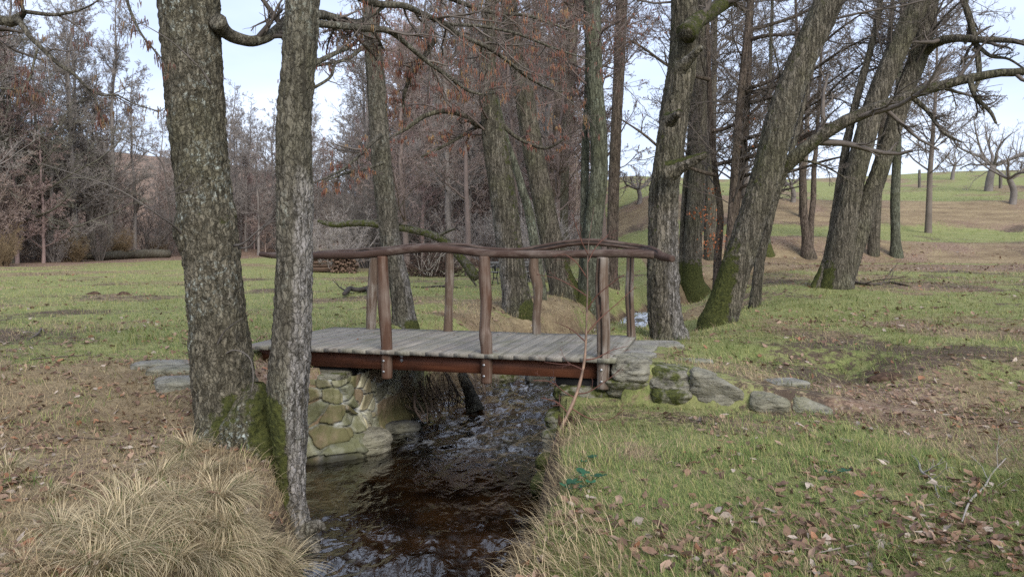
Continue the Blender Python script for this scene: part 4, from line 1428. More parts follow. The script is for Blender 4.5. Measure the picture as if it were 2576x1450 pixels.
for (pts, Y0, Y1, ms_) in [([(1685, 430, 56), (1716, 416, 36), (1746, 402, 27), (1778, 387, 13)], 10.1, 9.85, .42), ([(1712, 172, 40), (1736, 147, 25), (1764, 117, 18)], 10.1, 9.85, .0), ([(1684, 302, 40), (1698, 291, 26), (1710, 284, 19)], 9.9, 9.62, .40)]:
    p, r = px_limb(pts, Y0, Y1)
    o = bark_trunk(p, r, lambda v, n, m_=ms_: m_ * 2 * sstep(.0, .7, n[..., 2]), lambda v, n: .5, .012, 20, .014, 9, 34, 31, (), .10, ragged=True)
    part(o, 'branch_stub', M_oak, oak_root, True)

tree('alder_tree', 'dark trunk with a wide mossy foot standing in the far stream bend', (1742, 742),
     [(1752, 745, 90), (1744, 715, 64), (1741, 680, 52), (1742, 620, 48), (1747, 540, 46), (1754, 440, 43), (1759, 340, 40), (1763, 220, 38), (1767, 100, 34), (1770, 0, 32), (1772, -60, 30)],
     M_oak, lambda v, n: .95 * sstep(1.2, .3, v[..., 2]), seed=32, crown=(22, 3.2, LV), bare=.35, tint=TW_DARK,
     stems=[([(1722, 740, 20), (1716, 650, 18), (1722, 500, 16), (1735, 350, 14), (1748, 150, 12)], .1)])

for j, (pts, lab) in enumerate([([(1808, 745, 26), (1824, 700, 24), (1835, 620, 24), (1844, 500, 22), (1852, 380, 22), (1863, 250, 21), (1876, 120, 19), (1888, 0, 18)], 'slim trunk with withered orange leaves, left of the strongly leaning trunk'),
                                ([(1830, 735, 24), (1838, 640, 23), (1852, 520, 20), (1868, 400, 18), (1880, 260, 16), (1886, 100, 15)], 'slim twin trunk with many sweeping branches, touching the leaning trunk'),
                                ([(1802, 720, 22), (1806, 640, 21), (1812, 540, 18), (1800, 440, 16), (1790, 330, 15), (1784, 200, 13), (1780, 60, 11)], 'thin crooked trunk with withered orange leaves beside the mossy foot')]):
    sweep = []
    for q in range(7 if j < 2 else 4):
        x0, y0 = [(p_[0], p_[1]) for p_ in pts][3 + q % 3]
        y0 = y0 - 25 * (q // 3)
        rs = np.random.default_rng(900 + j * 20 + q)
        ln, ri = rs.uniform(150, 300), rs.uniform(.15, .75)
        sgn = 1 if (j < 2 or q % 2) else -1
        sweep.append(([(x0, y0, 11), (x0 + sgn * ln * .2, y0 - ln * .05, 9), (x0 + sgn * ln * .5, y0 - ln * .5 * ri * .7, 7.5), (x0 + sgn * ln * .8, y0 - ln * ri * .8, 6), (x0 + sgn * ln * 1.1, y0 - ln * ri * 1.15, 3)], 21, rs.uniform(17, 22)))
    root, g = tree('young_oak', lab, (pts[0][0], pts[0][1]), pts, M_reddish, lambda v, n: .2 * sstep(.9, .2, v[..., 2]), None, seed=40 + j, crown=(14, 2.4, LV), bare=.2, tint=TW_DARK, limbs=sweep, Y=20.5 + .5 * j, cell=26, amp=.004)
    # clusters of withered leaves
    lf = MB()
    rs = np.random.default_rng(60 + j)
    cen = []
    for (x, y, n_) in [[(1792, 600, 30), (1770, 545, 30), (1800, 560, 24), (1880, 580, 22), (1790, 480, 20)], [(1890, 520, 26), (1900, 300, 24), (1960, 330, 30), (2040, 350, 40), (1990, 265, 20), (1930, 370, 18)], [(1762, 530, 26), (1780, 630, 24), (1815, 610, 20), (1830, 350, 22)]][j]:
        c0 = P(x, y, 20.5 + rs.uniform(-1, 1))
        cen.append(c0 + rs.normal(0, .16, (n_, 3)) * np.array([1.3, 1, .8]))
    cen = np.concatenate(cen)
    nL = len(cen)
    a1 = unit(rs.normal(0, 1, (nL, 3)) + np.array([0, 0, -.6]))
    a2 = unit(np.cross(a1, rs.normal(0, 1, (nL, 3))))
    sz = rs.uniform(.05, .09, nL)[:, None]
    vs = np.stack([cen, cen + a1 * sz * .5 + a2 * sz * .38, cen + a1 * sz, cen + a1 * sz * .5 - a2 * sz * .38], 1).reshape(-1, 3)
    cl_ = np.repeat(np.array([.34, .125, .055]) * rs.uniform(.6, 1.3, (nL, 1)), 4, 0)
    lf.add(vs, np.arange(nL * 4).reshape(-1, 4), col=cl_)
    tag(part(lf, 'withered_leaves', M_oakleaf, root), kind='stuff')

lean = tree('leaning_alder', 'strongly leaning trunk with a bright mossy foot and one long right branch', (1805, 815),
     [(1806, 822, 112), (1815, 790, 98), (1828, 750, 90), (1846, 690, 84), (1866, 630, 82), (1885, 570, 80), (1905, 510, 80), (1925, 450, 82), (1944, 380, 80), (1962, 310, 83), (1983, 240, 78), (2006, 180, 76), (2036, 110, 77), (2068, 40, 80), (2110, -60, 76)],
     M_oak, lambda v, n: 1.0 * sstep(.5, -.5, n[..., 0]) * sstep(1.5, .0, v[..., 2]) + .32 * sstep(.2, -.6, n[..., 0]), lambda v, n: .55 * sstep(-.2, .7, n[..., 0]), seed=33, cell=19, amp=.014, step=.02,
     limbs=[([(1915, 478, 50), (1945, 447, 40), (1980, 415, 36), (2020, 380, 34), (2070, 340, 32), (2120, 308, 31), (2180, 280, 29), (2250, 255, 28), (2320, 228, 26), (2380, 212, 24), (2440, 197, 23), (2510, 184, 21), (2576, 180, 19), (2680, 160, 14), (2780, 120, 8)], 13.4, 11.5),
            ([(1966, 300, 14), (1968, 260, 6), (1960, 180, 4), (1935, 80, 3), (1915, 0, 2)], 13.2, 12.4)], crown=(10, 2.4, LV), bare=.6, tint=TW_DARK, limb_moss=.35)
# hanging side branches of the long limb
gl_ = lean[0]
hb = MB()
hang = [px_limb([(2290, 240, 14), (2330, 275, 11), (2352, 305, 10), (2376, 335, 8), (2420, 358, 5)], 12.4, 12.0), px_limb([(2440, 197, 14), (2452, 240, 11), (2490, 280, 9), (2506, 310, 6)], 11.9, 11.6),
        px_limb([(2010, 400, 8), (2080, 420, 5), (2160, 470, 3)], 13.1, 12.6)]
for l_ in hang:
    hb = MB()
    limb_mb(hb, [l_], 26, 8, (.25, .25, .25), .1, 8)
    part(hb, 'limb', M_oak, gl_, True)
hb = MB()
P0, R0, L0 = stack(hang, 14)
sprays(hb, P0, R0, L0, np.random.default_rng(8), [(9, .2, .8, .45, 7, .15, .0), (6, .15, .7, .45, 5, .18, 0), (4, .2, .7, .5, 4, .2, 0)], TW_DARK, .0036)
part(hb, 'twigs', M_twig, gl_)
tree('alder_tree', 'slim dark stem close behind the strongly leaning trunk', (1898, 770), [(1898, 772, 34), (1904, 720, 29), (1912, 650, 28), (1926, 590, 27), (1936, 550, 25), (1950, 500, 22), (1975, 430, 18), (2000, 350, 15)], M_oak,
     lambda v, n: .4 * sstep(.8, -.2, v[..., 2]), seed=34, crown=(6, 1.6, LV[:2]), bare=.5, Y=15.5, top=6)

tree('split_alder', 'large split trunk fanning into two leaning stems at the top of the right bank', (2098, 722),
     [(2102, 724, 96), (2106, 690, 82), (2114, 640, 74), (2122, 590, 66), (2132, 530, 60), (2146, 460, 58), (2164, 390, 57), (2186, 310, 57), (2212, 230, 56), (2246, 150, 57), (2282, 70, 58), (2316, 0, 58), (2345, -60, 56)],
     M_oak, lambda v, n: .95 * sstep(-.2, -.8, n[..., 0]) * sstep(1.3, .3, v[..., 2]), lambda v, n: .5 * sstep(.0, .7, n[..., 0]) * sstep(2.5, 1, v[..., 2]), seed=35, cell=15, amp=.014,
     stems=[([(2118, 720, 60), (2135, 660, 58), (2158, 590, 56), (2180, 520, 54), (2206, 450, 48), (2232, 370, 46), (2254, 300, 48), (2280, 220, 50), (2308, 150, 50), (2326, 80, 48), (2340, 0, 42)], .12),
            ([(2046, 742, 40), (2060, 710, 32), (2078, 660, 26), (2092, 600, 24), (2102, 530, 22), (2116, 440, 22), (2132, 350, 22), (2150, 270, 21), (2172, 190, 20), (2196, 100, 17), (2216, 0, 15)], .1)],
     limbs=[([(2322, 130, 34), (2345, 112, 26), (2370, 101, 23), (2405, 98, 21), (2445, 99, 18), (2500, 101, 15), (2560, 106, 12), (2640, 130, 7)], 18.3, 16.0),
            ([(2419, -20, 16), (2440, 53, 15), (2456, 112, 14), (2462, 187, 12), (2452, 230, 7)], 17.4, 16.6),
            ([(2445, 99, 10), (2490, 140, 9), (2540, 150, 6), (2600, 190, 4)], 17, 16.4)], crown=(13, 3, LV), bare=.5, tint=TW_DARK, limb_moss=.3)

for j, (base, pts, lab, mat, crown) in enumerate([
    ((2255, 643), [(2255, 645, 36), (2253, 600, 25), (2252, 500, 24), (2256, 400, 22), (2258, 300, 20), (2262, 200, 17), (2268, 80, 14)], 'straight grey trunk on the leafy bank right of the split alder', M_green, (34, 3.4)),
    ((2197, 640), [(2197, 641, 32), (2200, 560, 30), (2206, 480, 26), (2212, 400, 22), (2222, 300, 18), (2232, 180, 14)], 'dark trunk half hidden behind the split alder', M_oak, (26, 3)),
    ((2032, 645), [(2034, 648, 44), (2028, 600, 24), (2022, 540, 21), (2020, 470, 20), (2018, 400, 17), (2014, 300, 13), (2008, 200, 9)], 'small forked tree on the path between the two leaning alders', M_reddish, (22, 2.6)),
    ((1932, 640), [(1932, 642, 36), (1930, 610, 20), (1926, 540, 18), (1930, 440, 16), (1935, 320, 13), (1938, 180, 10)], 'slim trunk with a mossy foot behind the strongly leaning alder', M_green, (18, 2.8)),
    ((1788, 650), [(1788, 652, 38), (1786, 580, 33), (1788, 480, 28), (1790, 380, 24), (1794, 260, 18), (1798, 120, 13)], 'plain dark trunk on the bank, right of the far stream bend', M_oak, (24, 3))]):
    stems = [([(2036, 646, 22), (2040, 560, 17), (2046, 500, 15), (2048, 420, 13), (2056, 330, 10)], .15)] if j == 2 else ()
    tree('bare_tree', lab, base, pts, mat, low_moss(1.3, 0, .5, .7) if j == 3 else None, None, seed=70 + j, crown=(crown[0], crown[1], [(7, .2, .75, .42, 6, .16, .03), (6, .15, .7, .46, 4, .2, 0), (4, .15, .7, .5, 3, .22, 0)]), bare=.28, tint=TW_DARK * 1.15, stems=stems, cell=14, amp=.008)

# the limb reaching in from a tree that stands left of the picture
ov = thing('overhanging_tree', 'branches with catkins hanging in from the upper left corner', 'tree', on_land(-5.6, 6.2))
zt = WORLD0[ov.name][2]
tpath = np.array([(-5.6, 6.2, zt - .4), (-5.55, 6.2, zt + .6), (-5.45, 6.3, zt + 2), (-5.3, 6.4, zt + 4), (-5.2, 6.4, zt + 6.5)])
part(bark_trunk(tpath, np.array([.3, .24, .2, .16, .09]), None, None, .01, 20, .03, 4, None, 77), 'trunk', M_alder2, ov, True)
OL = [px_limb([(-420, 180, 44), (-200, 90, 34), (-60, 55, 28), (0, 50, 25), (28, 55, 26), (49, 44, 24), (60, 30, 12), (98, 34, 10), (142, 37, 8), (195, 27, 6), (234, 10, 4), (280, -25, 3)], 6.3, 6.0),
      px_limb([(44, 50, 20), (58, 66, 14), (73, 90, 12), (103, 120, 11), (147, 161, 10), (186, 186, 8), (215, 215, 7), (254, 239, 5.5), (293, 239, 4.5), (340, 262, 3.5), (400, 280, 2.5)], 6.05, 5.6),
      px_limb([(93, 125, 7), (84, 160, 6), (78, 190, 5), (54, 234, 4), (40, 270, 2.5)], 5.9, 5.7),
      px_limb([(215, 215, 5), (240, 250, 4.5), (252, 285, 4), (264, 313, 3)], 5.8, 5.7),
      px_limb([(313, -40, 10), (322, 10, 8), (337, 49, 7), (352, 80, 6), (371, 107, 5), (392, 130, 4), (405, 147, 3), (415, 170, 2)], 6.2, 5.8),
      px_limb([(-80, 215, 8), (0, 222, 6), (30, 224, 5), (72, 222, 4), (110, 232, 2.5)], 6.0, 5.7),
      px_limb([(60, 30, 10), (52, 5, 8), (40, -30, 6)], 6.0, 6.0)]
ob = MB()
for l_ in OL:
    ob = MB()
    limb_mb(ob, [l_], 40, 9, (.25, .25, .25), .12, 5)
    part(ob, 'limb', M_alder2, ov, True)
ob = MB()
P0, R0, L0 = stack(OL, 18)
tp = sprays(ob, P0, R0, L0, rg, [(9, .2, .7, .22, 7, .15, .05), (5, .15, .7, .48, 5, .2, 0), (4, .15, .7, .5, 4, .22, 0)], TW_DARK, .0017)
part(ob, 'twigs', M_twig, ov)
ck = MB()
catkins(ck, tp[0], rg, 170, .05, .004, ((.12, .06, .045), (.16, .10, .05)), (.6, .4))
tag(part(ck, 'catkins', M_catkin, ov), kind='stuff')

# ------------------------------------------------------------------ the wood: a few kinds of bare tree, many single trees


def forest_proto(seed, H, r0, n1, spread, tint, up, levels, low=.3, forks=0):
    rs = np.random.default_rng(seed)
    tr, cr_ = MB(), MB()
    z = np.linspace(-.4, H, 12)
    px = np.cumsum(rs.normal(0, H * .010, 12)) * np.linspace(.2, 1, 12)
    py = np.cumsum(rs.normal(0, H * .010, 12)) * np.linspace(.2, 1, 12)
    tp_ = np.stack([px, py, z], -1)
    tr_ = r0 * np.array([1.35, 1.05] + list(np.linspace(.95, .10, 10)))
    tr.tubes(tp_, tr_, 9, col=np.asarray(tint) * .95)
    P0, R0, L0 = tp_[None], tr_[None], np.array([H])
    S, D, Lc, Rc = spawn(P0, R0, L0 * 0 + 1, n1, low, .97, 1.0, 1, .38, rs, .02, .1)
    tt = (S[:, 2] / H)
    Lc = spread * rs.uniform(.6, 1.2, n1) * (1.15 - .75 * tt)
    a, b = grow(S, D, Lc, np.minimum(Rc, Lc * .018), 9, .10, up, rs, .25)
    cr_.tubes(a, b, 4, col=np.asarray(tint) * rs.uniform(.7, 1.1, (n1, 1)))
    sprays(cr_, a, b, Lc, rs, levels, np.asarray(tint) * 1.05, .0105, (3, 3, 3, 3))
    return tr, cr_


FT = np.array([.235, .208, .188])
LV3 = [(9, .15, .75, .42, 5, .16, .05), (7, .1, .7, .45, 4, .18, 0), (3, .1, .7, .55, 3, .2, 0)]
PROTO = []
for j, (H, r0, n1, sp_, up_, low_, tint) in enumerate([(17, .15, 50, 3.6, .06, .14, FT), (19, .18, 52, 4.2, .08, .2, FT * .9), (15, .12, 48, 3.2, .05, .10, FT * np.array([1.15, .95, .95])), (20, .20, 54, 4.4, .05, .16, FT * .85),
                                                       (13, .10, 44, 3.0, .06, .07, FT * np.array([1.2, 1.05, 1.0])), (10, .08, 44, 2.8, .03, .05, FT * np.array([1.1, 1.0, .9]))]):
    root = thing('forest_tree', 'bare tree in the dense grey brown wood beyond the meadow', 'tree', (0, 0, 0), 'bare trees of the wood beyond the meadow')
    a, b = forest_proto(500 + j, H, r0, n1, sp_, tint, up_, LV3, low_)
    part(a, 'trunk', M_far, root, True)
    part(b, 'crown', M_far, root)
    PROTO.append(root)
rs = np.random.default_rng(77)
spots = []


def scatter(n, xr, yr, cond, mind, kinds):
    tries = 0
    got = 0
    while got < n and tries < 8000:
        tries += 1
        x, y = rs.uniform(*xr), rs.uniform(*yr)
        if cond(x, y) and all((x - a) ** 2 + (y - b) ** 2 > mind ** 2 for a, b, _ in spots):
            spots.append((x, y, rs.choice(kinds)))
            got += 1


scatter(70, (-50, -31), (45, 66), lambda x, y: x < -31.5 - .02 * (y - 45), 1.5, [0, 1, 2, 3, 4, 5, 5])
scatter(95, (-44, -8), (73, 104), lambda x, y: True, 1.9, [0, 1, 2, 3, 4, 5])
scatter(88, (-14.5, 5.5), (44, 92), lambda x, y: y > forest_edge(np.array(x)) + 2, 1.6, [0, 0, 1, 2, 2, 3, 4, 5])
scatter(24, (-16, 6), (88, 112), lambda x, y: True, 2.0, [1, 3])
used = set()
for x, y, kd in spots:
    o = PROTO[kd] if kd not in used else copy_tree(PROTO[kd])
    used.add(kd)
    o.location = on_land(x, y, -.05)
    o.rotation_euler = (rs.normal(0, .02), rs.normal(0, .02), rs.uniform(0, 6.28))
    s_ = rs.uniform(.85, 1.2) * (.78 if (x < -7 and y > 72) else 1)
    o.scale = (s_, s_, s_ * rs.uniform(.9, 1.1))

# single bare trees on the slope and the meadow's edge
for j, (x, y, H, r0, n1, sp_, low_, tint, lab) in enumerate([
    (-35.0, 52, 15, .36, 54, 8.5, .16, FT * np.array([.55, .58, .50]), 'broad old tree with long mossy branches at the left edge of the meadow'),
    (-34.5, 61, 13, .24, 44, 6.0, .15, FT * np.array([.6, .6, .55]), 'spreading tree in front of the wood, second from the left edge'),
    (9.5, 36, 14, .16, 34, 3.6, .22, TW_DARK * 1.5, 'tall thin tree on the slope straight behind the bridge handrail end'),
    (12.5, 40, 13, .15, 34, 3.6, .22, TW_DARK * 1.5, 'thin bare tree on the green terrace behind the stub branched oak'),
    (17.2, 44, 14, .17, 36, 4.0, .22, TW_DARK * 1.5, 'thin bare tree on the terrace behind the strongly leaning alder'),
    (23, 41, 13, .16, 36, 4.0, .2, TW_DARK * 1.5, 'thin bare tree on the terrace behind the split alder'),
    (2.0, 33, 12, .14, 30, 3.0, .25, TW_RED * 1.2, 'thin reddish tree just left of the grey green forked trunk'),
    (-1.8, 31, 11, .13, 30, 3.0, .25, TW_RED * 1.2, 'thin reddish tree behind the brushwood heap'),
    (-5.2, 36, 12, .15, 34, 3.4, .22, TW_RED * 1.25, 'reddish bare tree behind the stacked firewood'),
    (.2, 39, 13, .17, 34, 3.2, .25, TW_RED * 1.1, 'reddish bare tree at the wood edge behind the bench'),
    (4.4, 35, 13, .15, 32, 3.2, .3, TW_RED * 1.2, 'reddish bare tree between the far middle trunks')]):
    root = thing('bare_tree', lab, 'tree', on_land(x, y))
    a, b = forest_proto(700 + j, H, r0, n1, sp_, tint, .03 if j < 2 else .05, LV3, low_)
    for o_, nm in ((a, 'trunk'), (b, 'crown')):
        o = o_.build(nm, M_far, None, nm == 'trunk', origin=np.zeros(3))
        o.parent = root

# orchard trees far up the slope
for j, (base, w, ht, lab) in enumerate([((2486, 480), 21, 165, 'old orchard tree with a thick short trunk near the fence post'), ((2546, 512), 18, 160, 'forked orchard tree at the right edge of the picture'),
                                        ((1994, 508), 14, 110, 'small orchard tree on the slope right of the leaning alder'), ((1608, 512), 14, 90, 'small crooked orchard tree left of the stub branched oak'),
                                        ((2395, 452), 10, 90, 'tiny orchard tree on the skyline'), ((1880, 470), 12, 95, 'small orchard tree behind the twin slim trunks')]):
    g = hit(*base)
    H = ht * g[1] / FPX
    r0 = w * g[1] / FPX / 2
    rs2 = np.random.default_rng(800 + j)
    root = thing('orchard_tree', lab, 'tree', g)
    tr, cr_ = MB(), MB()
    th_ = H * .38
    tpath = np.array([(0, 0, -.3), (.02 * H, 0, th_ * .5), (rs2.normal(0, .08) * H, 0, th_)])
    tr.tubes(catmull(tpath, 8), np.linspace(1.0, .7, 8) * r0, 10, col=FT * .8)
    nb_ = 7
    az = np.arange(nb_) * 2 * pi / nb_ + rs2.uniform(0, 1)
    S = np.repeat(tpath[-1:], nb_, 0)
    D = np.stack([np.cos(az), np.sin(az), rs2.uniform(.15, .9, nb_)], -1)
    Lc = H * rs2.uniform(.55, .95, nb_)
    a, b = grow(S, D, Lc, np.full(nb_, r0 * .38), 9, .16, .04, rs2, .3)
    cr_.tubes(a, b, 6, col=FT * .8)
    sprays(cr_, a, b, Lc, rs2, [(8, .3, .8, .5, 6, .2, .3), (6, .15, .8, .5, 4, .2, .2), (4, .1, .7, .55, 3, .2, 0)], FT * .85, .007)
    for o_, nm in ((tr, 'trunk'), (cr_, 'crown')):
        o = o_.build(nm, M_far, None, nm == 'trunk', origin=np.zeros(3))
        o.parent = root

# ------------------------------------------------------------------ shrubs along the wood
M_shrub = mat_attr('shrub_bark', .9, .1, .25, 4)
SHP = []
for j, (ns, H, tint) in enumerate([(13, 4.6, TW_GREY * 1.05), (16, 3.2, FT * 1.15), (18, 2.2, np.array([.17, .125, .075]))]):
    rs2 = np.random.default_rng(950 + j)
    root = thing('bare_shrub', 'bare many stemmed shrub in the undergrowth of the wood', 'shrub', (0, 0, 0), 'bare shrubs in the undergrowth of the wood')
    az = rs2.uniform(0, 2 * pi, ns)
    D = np.stack([np.cos(az) * .38, np.sin(az) * .38, np.ones(ns)], -1)
    S = np.stack([np.cos(az) * .15, np.sin(az) * .15, np.full(ns, -.15)], -1)
    Lc = H * rs2.uniform(.6, 1.15, ns)
    a, b = grow(S, D, Lc, np.full(ns, .018 + .004 * H), 9, .09, -.01, rs2, .2)
    st = MB().tubes(a, b, 5, col=np.asarray(tint) * rs2.uniform(.7, 1.2, (ns, 1)))
    sprays(st, a, b, Lc, rs2, [(9, .12, .6, .42, 6, .14, .2), (6, .2, .7, .45, 4, .18, .1), (4, .2, .7, .5, 3, .2, 0)], tint, .0055)
    o = st.build('stems', M_shrub, None, False, origin=np.zeros(3))
    o.parent = root
    SHP.append(root)
rs = np.random.default_rng(91)
shp = []
for n_, xr, yr, kinds in ((10, (-34, -31.5), (46, 74), (0, 1, 2)), (16, (-36, -9), (75, 84), (0, 1)), (40, (-13, 4), (40, 62), (0, 1, 1)), (12, (-9, 2), (26, 40), (1, 0))):
    for _ in range(n_):
        x, y = rs.uniform(*xr), rs.uniform(*yr)
        if xr[0] < -14 or y > forest_edge(np.array(x)) - 4 or yr[0] == 26:
            if not (yr[0] == 26 and -7.5 < x < -1.2 and y < 39.5):
                shp.append((x, y, rs.choice(kinds)))
shp += [(-31.6, 45.5, 2), (-30.6, 44.6, 2), (-32.6, 46, 2)]
used = set()
for x, y, kd in shp:
    o = SHP[kd] if kd not in used else copy_tree(SHP[kd])
    used.add(kd)
    o.location = on_land(x, y)
    s_ = rs.uniform(.7, 1.2)
    o.scale = (s_ * 1.1, s_ * 1.1, s_)
    o.rotation_euler = (0, 0, rs.uniform(0, 6.28))

# ------------------------------------------------------------------ things lying and standing about
M_wood_end = mat_attr('firewood', .85, .15, .35, 20)
M_stick = mat_attr('stick_bark', .9, .1, .3, 12)


def logs(name, label, base, width, height, depth, r, seed, ends_on, az):
    g = hit(*base)
    rs2 = np.random.default_rng(seed)
    root = thing(name, label, 'firewood', g)
    mb, bk = MB(), MB()
    e = np.array([cos(az), sin(az), 0])
    f = np.array([-e[1], e[0], 0])
    z, row = r, 0
    while z < height:
        w_ = width / 2 * (1 - .12 * z / height) + rs2.uniform(-.08, .08)
        x = -w_ + (r if row % 2 else 0)
        while x < w_:
            rr = r * rs2.uniform(.65, 1.15)
            L = depth * rs2.uniform(.8, 1.1)
            off = rs2.normal(0, .05)
            if ends_on:
                a, b = g + e * x + f * (off - L / 2), g + e * x + f * (off + L / 2)
            else:
                a, b = g + f * (x * depth / width) + e * (off * 2 - width * .5), g + f * (x * depth / width) + e * (off * 2 + width * .5 * rs2.uniform(.5, 1))
            a, b = a + [0, 0, z + rs2.normal(0, .02)], b + [0, 0, z + rs2.normal(0, .03)]
            c = np.array([.13, .085, .060]) * rs2.uniform(.45, 1.5)
            mb.tubes(np.stack([a, (a + b) / 2 + rs2.normal(0, .012, 3), b]), np.full(3, rr), 7, col=c, caps=True)
            x += r * 1.9
        z += r * 1.65
        row += 1
    return part(mb, 'logs', M_wood_end, root), root


logs('firewood_stack', 'low dark stack of firewood with the log ends facing the bridge', (868, 686), 1.05, 1.05, .9, .055, 5, True, .1)
logs('firewood_stack', 'ragged stack of long split logs left of the smaller firewood stack', (818, 684), 1.25, .95, .7, .06, 6, False, .08)
g = hit(1085, 694)
rs2 = np.random.default_rng(12)
mb = MB()
n_ = 420
az, rr = rs2.uniform(0, 2 * pi, n_), 1.15 * np.sqrt(rs2.uniform(0, 1, n_))
zz_ = rs2.uniform(0, 1, n_) * 1.15 * np.clip(1 - (rr / 1.35) ** 2, .03, 1)
S = g + np.stack([rr * np.cos(az), rr * np.sin(az) * .8, zz_], -1)
D = rs2.normal(0, 1, (n_, 3)) * np.array([1, 1, .35])
Lc = rs2.uniform(.4, 1.5, n_)
a, b = grow(S - unit(D) * Lc[:, None] / 2, D, Lc, rs2.uniform(.006, .02, n_), 7, .12, 0, rs2, .4)
a[..., 2] = np.maximum(a[..., 2], g[2] + .01)
mb.tubes(a, b, 4, col=np.array([.085, .058, .045]) * rs2.uniform(.5, 1.4, (n_, 1)))
n_ = 26
S = g + np.stack([rs2.uniform(-.7, .8, n_), rs2.uniform(-.9, -.5, n_), rs2.uniform(0, .15, n_)], -1)
D = np.stack([rs2.normal(0, .5, n_), rs2.uniform(.3, .7, n_), rs2.uniform(.6, 1.3, n_)], -1)
a, b = grow(S, D, rs2.uniform(.8, 1.7, n_), rs2.uniform(.012, .026, n_), 8, .1, -.02, rs2, .4)
mb.tubes(a, b, 5, col=np.array([.26, .23, .19]) * rs2.uniform(.7, 1.2, (n_, 1)))
heap = mb.build('brushwood_heap', M_stick, None, False, origin=g)
tag(heap, 'rounded heap of cut branches and pale sticks behind the bridge', 'brush pile')


def stick(name, label, pts, tint=(.075, .062, .05), Y=None, lift=0.0, side=4, seed=0, cat='branch', moss=None, mat=None, forks=2):
    """A branch lying on the ground along measured points (or held in the air at depths Y)."""
    p, r = [], []
    for i, q in enumerate(pts):
        x, y, w = q[:3]
        w3 = hit(x, y) + np.array([0, 0, lift]) if Y is None else P(x, y, Y if np.isscalar(Y) else Y[0] + (Y[1] - Y[0]) * i / (len(pts) - 1))
        p.append(w3)
        r.append(w * w3[1] / FPX / 2)
    mb = MB()
    p, r = np.array(p), np.array(r)
    if Y is None:
        p[:, 2] += r
    limb_mb(mb, [(p, r)], 24, 8, np.asarray(tint), .14, seed, moss)
    if forks:
        rs3 = np.random.default_rng(seed)
        P0, R0, L0 = stack([(p, r)], 12)
        sprays(mb, P0, R0, L0, rs3, [(forks * 3, .2, .7, .28, 5, .15, .25), (3, .2, .6, .45, 4, .2, 0)], tint, .0003 * p[0][1])
    o = mb.build(name, mat or M_stick, None, True, origin=p[0])
    return tag(o, label, cat)


stick('fallen_branch', 'short thick broken branch lying in the grass left of the bridge posts', [(866, 748, 10), (874, 742, 13), (882, 736, 13), (895, 739, 12), (908, 738, 11), (922, 737, 13), (930, 742, 6)], (.060, .052, .045), lift=.05, forks=1)
stick('fallen_branch', 'thin dark branch lying in the grass between the first and second back posts', [(1040, 722, 3), (1070, 724, 4), (1100, 722, 5), (1130, 723, 5), (1160, 725, 3)], (.060, .052, .045), seed=3)
stick('fallen_branch', 'long thin branch lying on the right bank beside the split alder', [(2136, 711, 9), (2165, 716, 7), (2200, 718, 7), (2235, 713, 6), (2262, 716, 5), (2292, 722, 3)], (.075, .062, .05), seed=4)
stick('fallen_branch', 'pale bare twig lying across the leaves at the right edge of the grass', [(2420, 1320, 4), (2440, 1270, 6), (2475, 1235, 6), (2495, 1200, 4), (2530, 1160, 3)], (.28, .25, .22), seed=5, lift=.02)
stick('fallen_branch', 'grey forked twig among the leaves below the bare earth patch', [(2290, 1150, 3), (2310, 1170, 5), (2318, 1195, 6), (2345, 1215, 4), (2360, 1260, 3)], (.26, .24, .21), seed=6, lift=.02)
stick('fallen_branch', 'straight stick lying in the litter at the left edge of the meadow', [(70, 906, 3), (120, 901, 4), (180, 897, 4), (232, 893, 2.5)], (.11, .09, .07), seed=7)
stick('fallen_branch', 'thin stick lying in the leaves between the straw tussocks and the left edge', [(130, 1095, 3), (200, 1102, 4), (262, 1105, 3)], (.09, .07, .055), seed=8, forks=0)
stick('fallen_branch', 'pale thin stick lying across green grass in the right corner', [(2060, 1400, 3), (2130, 1385, 4), (2190, 1372, 3)], (.22, .19, .16), seed=9, forks=0, lift=.02)
stick('fallen_branch', 'dark bare twig half sunk in the left meadow in front of the molehills', [(70, 860, 3), (95, 845, 5), (104, 832, 5), (112, 838, 3)], (.12, .10, .085), seed=10, lift=.02)
stick('mossy_fallen_trunk', 'long mossy trunk arching over the ground behind the slim grey alder', [(800, 556, 7), (820, 562, 12), (850, 566, 15), (880, 561, 16), (915, 560, 16), (955, 566, 16), (1000, 572, 17), (1050, 580, 18), (1095, 594, 19), (1125, 610, 19), (1150, 636, 21), (1175, 665, 24), (1200, 700, 28)],
      (.090, .080, .045), (24.5, 23.5), 0, 4, 11, 'fallen tree', .5, M_alder2)
g0 = hit(260, 646)
lg = MB()
pp = np.array([hit(x, y) + [0, 0, .35] for x, y in ((205, 656), (280, 653), (350, 650), (425, 648))])
limb_mb(lg, [(pp, np.array([.22, .36, .40, .42]))], 30, 10, (.3, .3, .3), .25, 4, .25)
tag(lg.build('fallen_log', M_alder2, None, True, origin=g0), 'long dark fallen trunk lying along the edge of the left wood', 'log')

for x, y, w, lb in ((236, 740, .42, 'small dark molehill in the left meadow, left one of two'), (312, 741, .40, 'small dark molehill in the left meadow, next to the double alder'),
                    (2240, 945, .45, 'fresh low molehill on the right bank beyond the paving slab')):
    g = hit(x, y)
    p, q = rock((w, w * .85, w * (.62 if x < 900 else .4)), 400 + x, 14, 2.0, .22, False)
    o = MB()
    f1, f2, c_ = voronoi(p * 26, 3)
    o.add(p * (1 + .12 * (c_ - .5))[:, None] + g - [0, 0, w * .12], q, col=np.array([.070, .044, .030]) * (.6 + .9 * c_[:, None]))
    tag(o.build('molehill', M_stick, None, False, origin=g), lb, 'molehill')

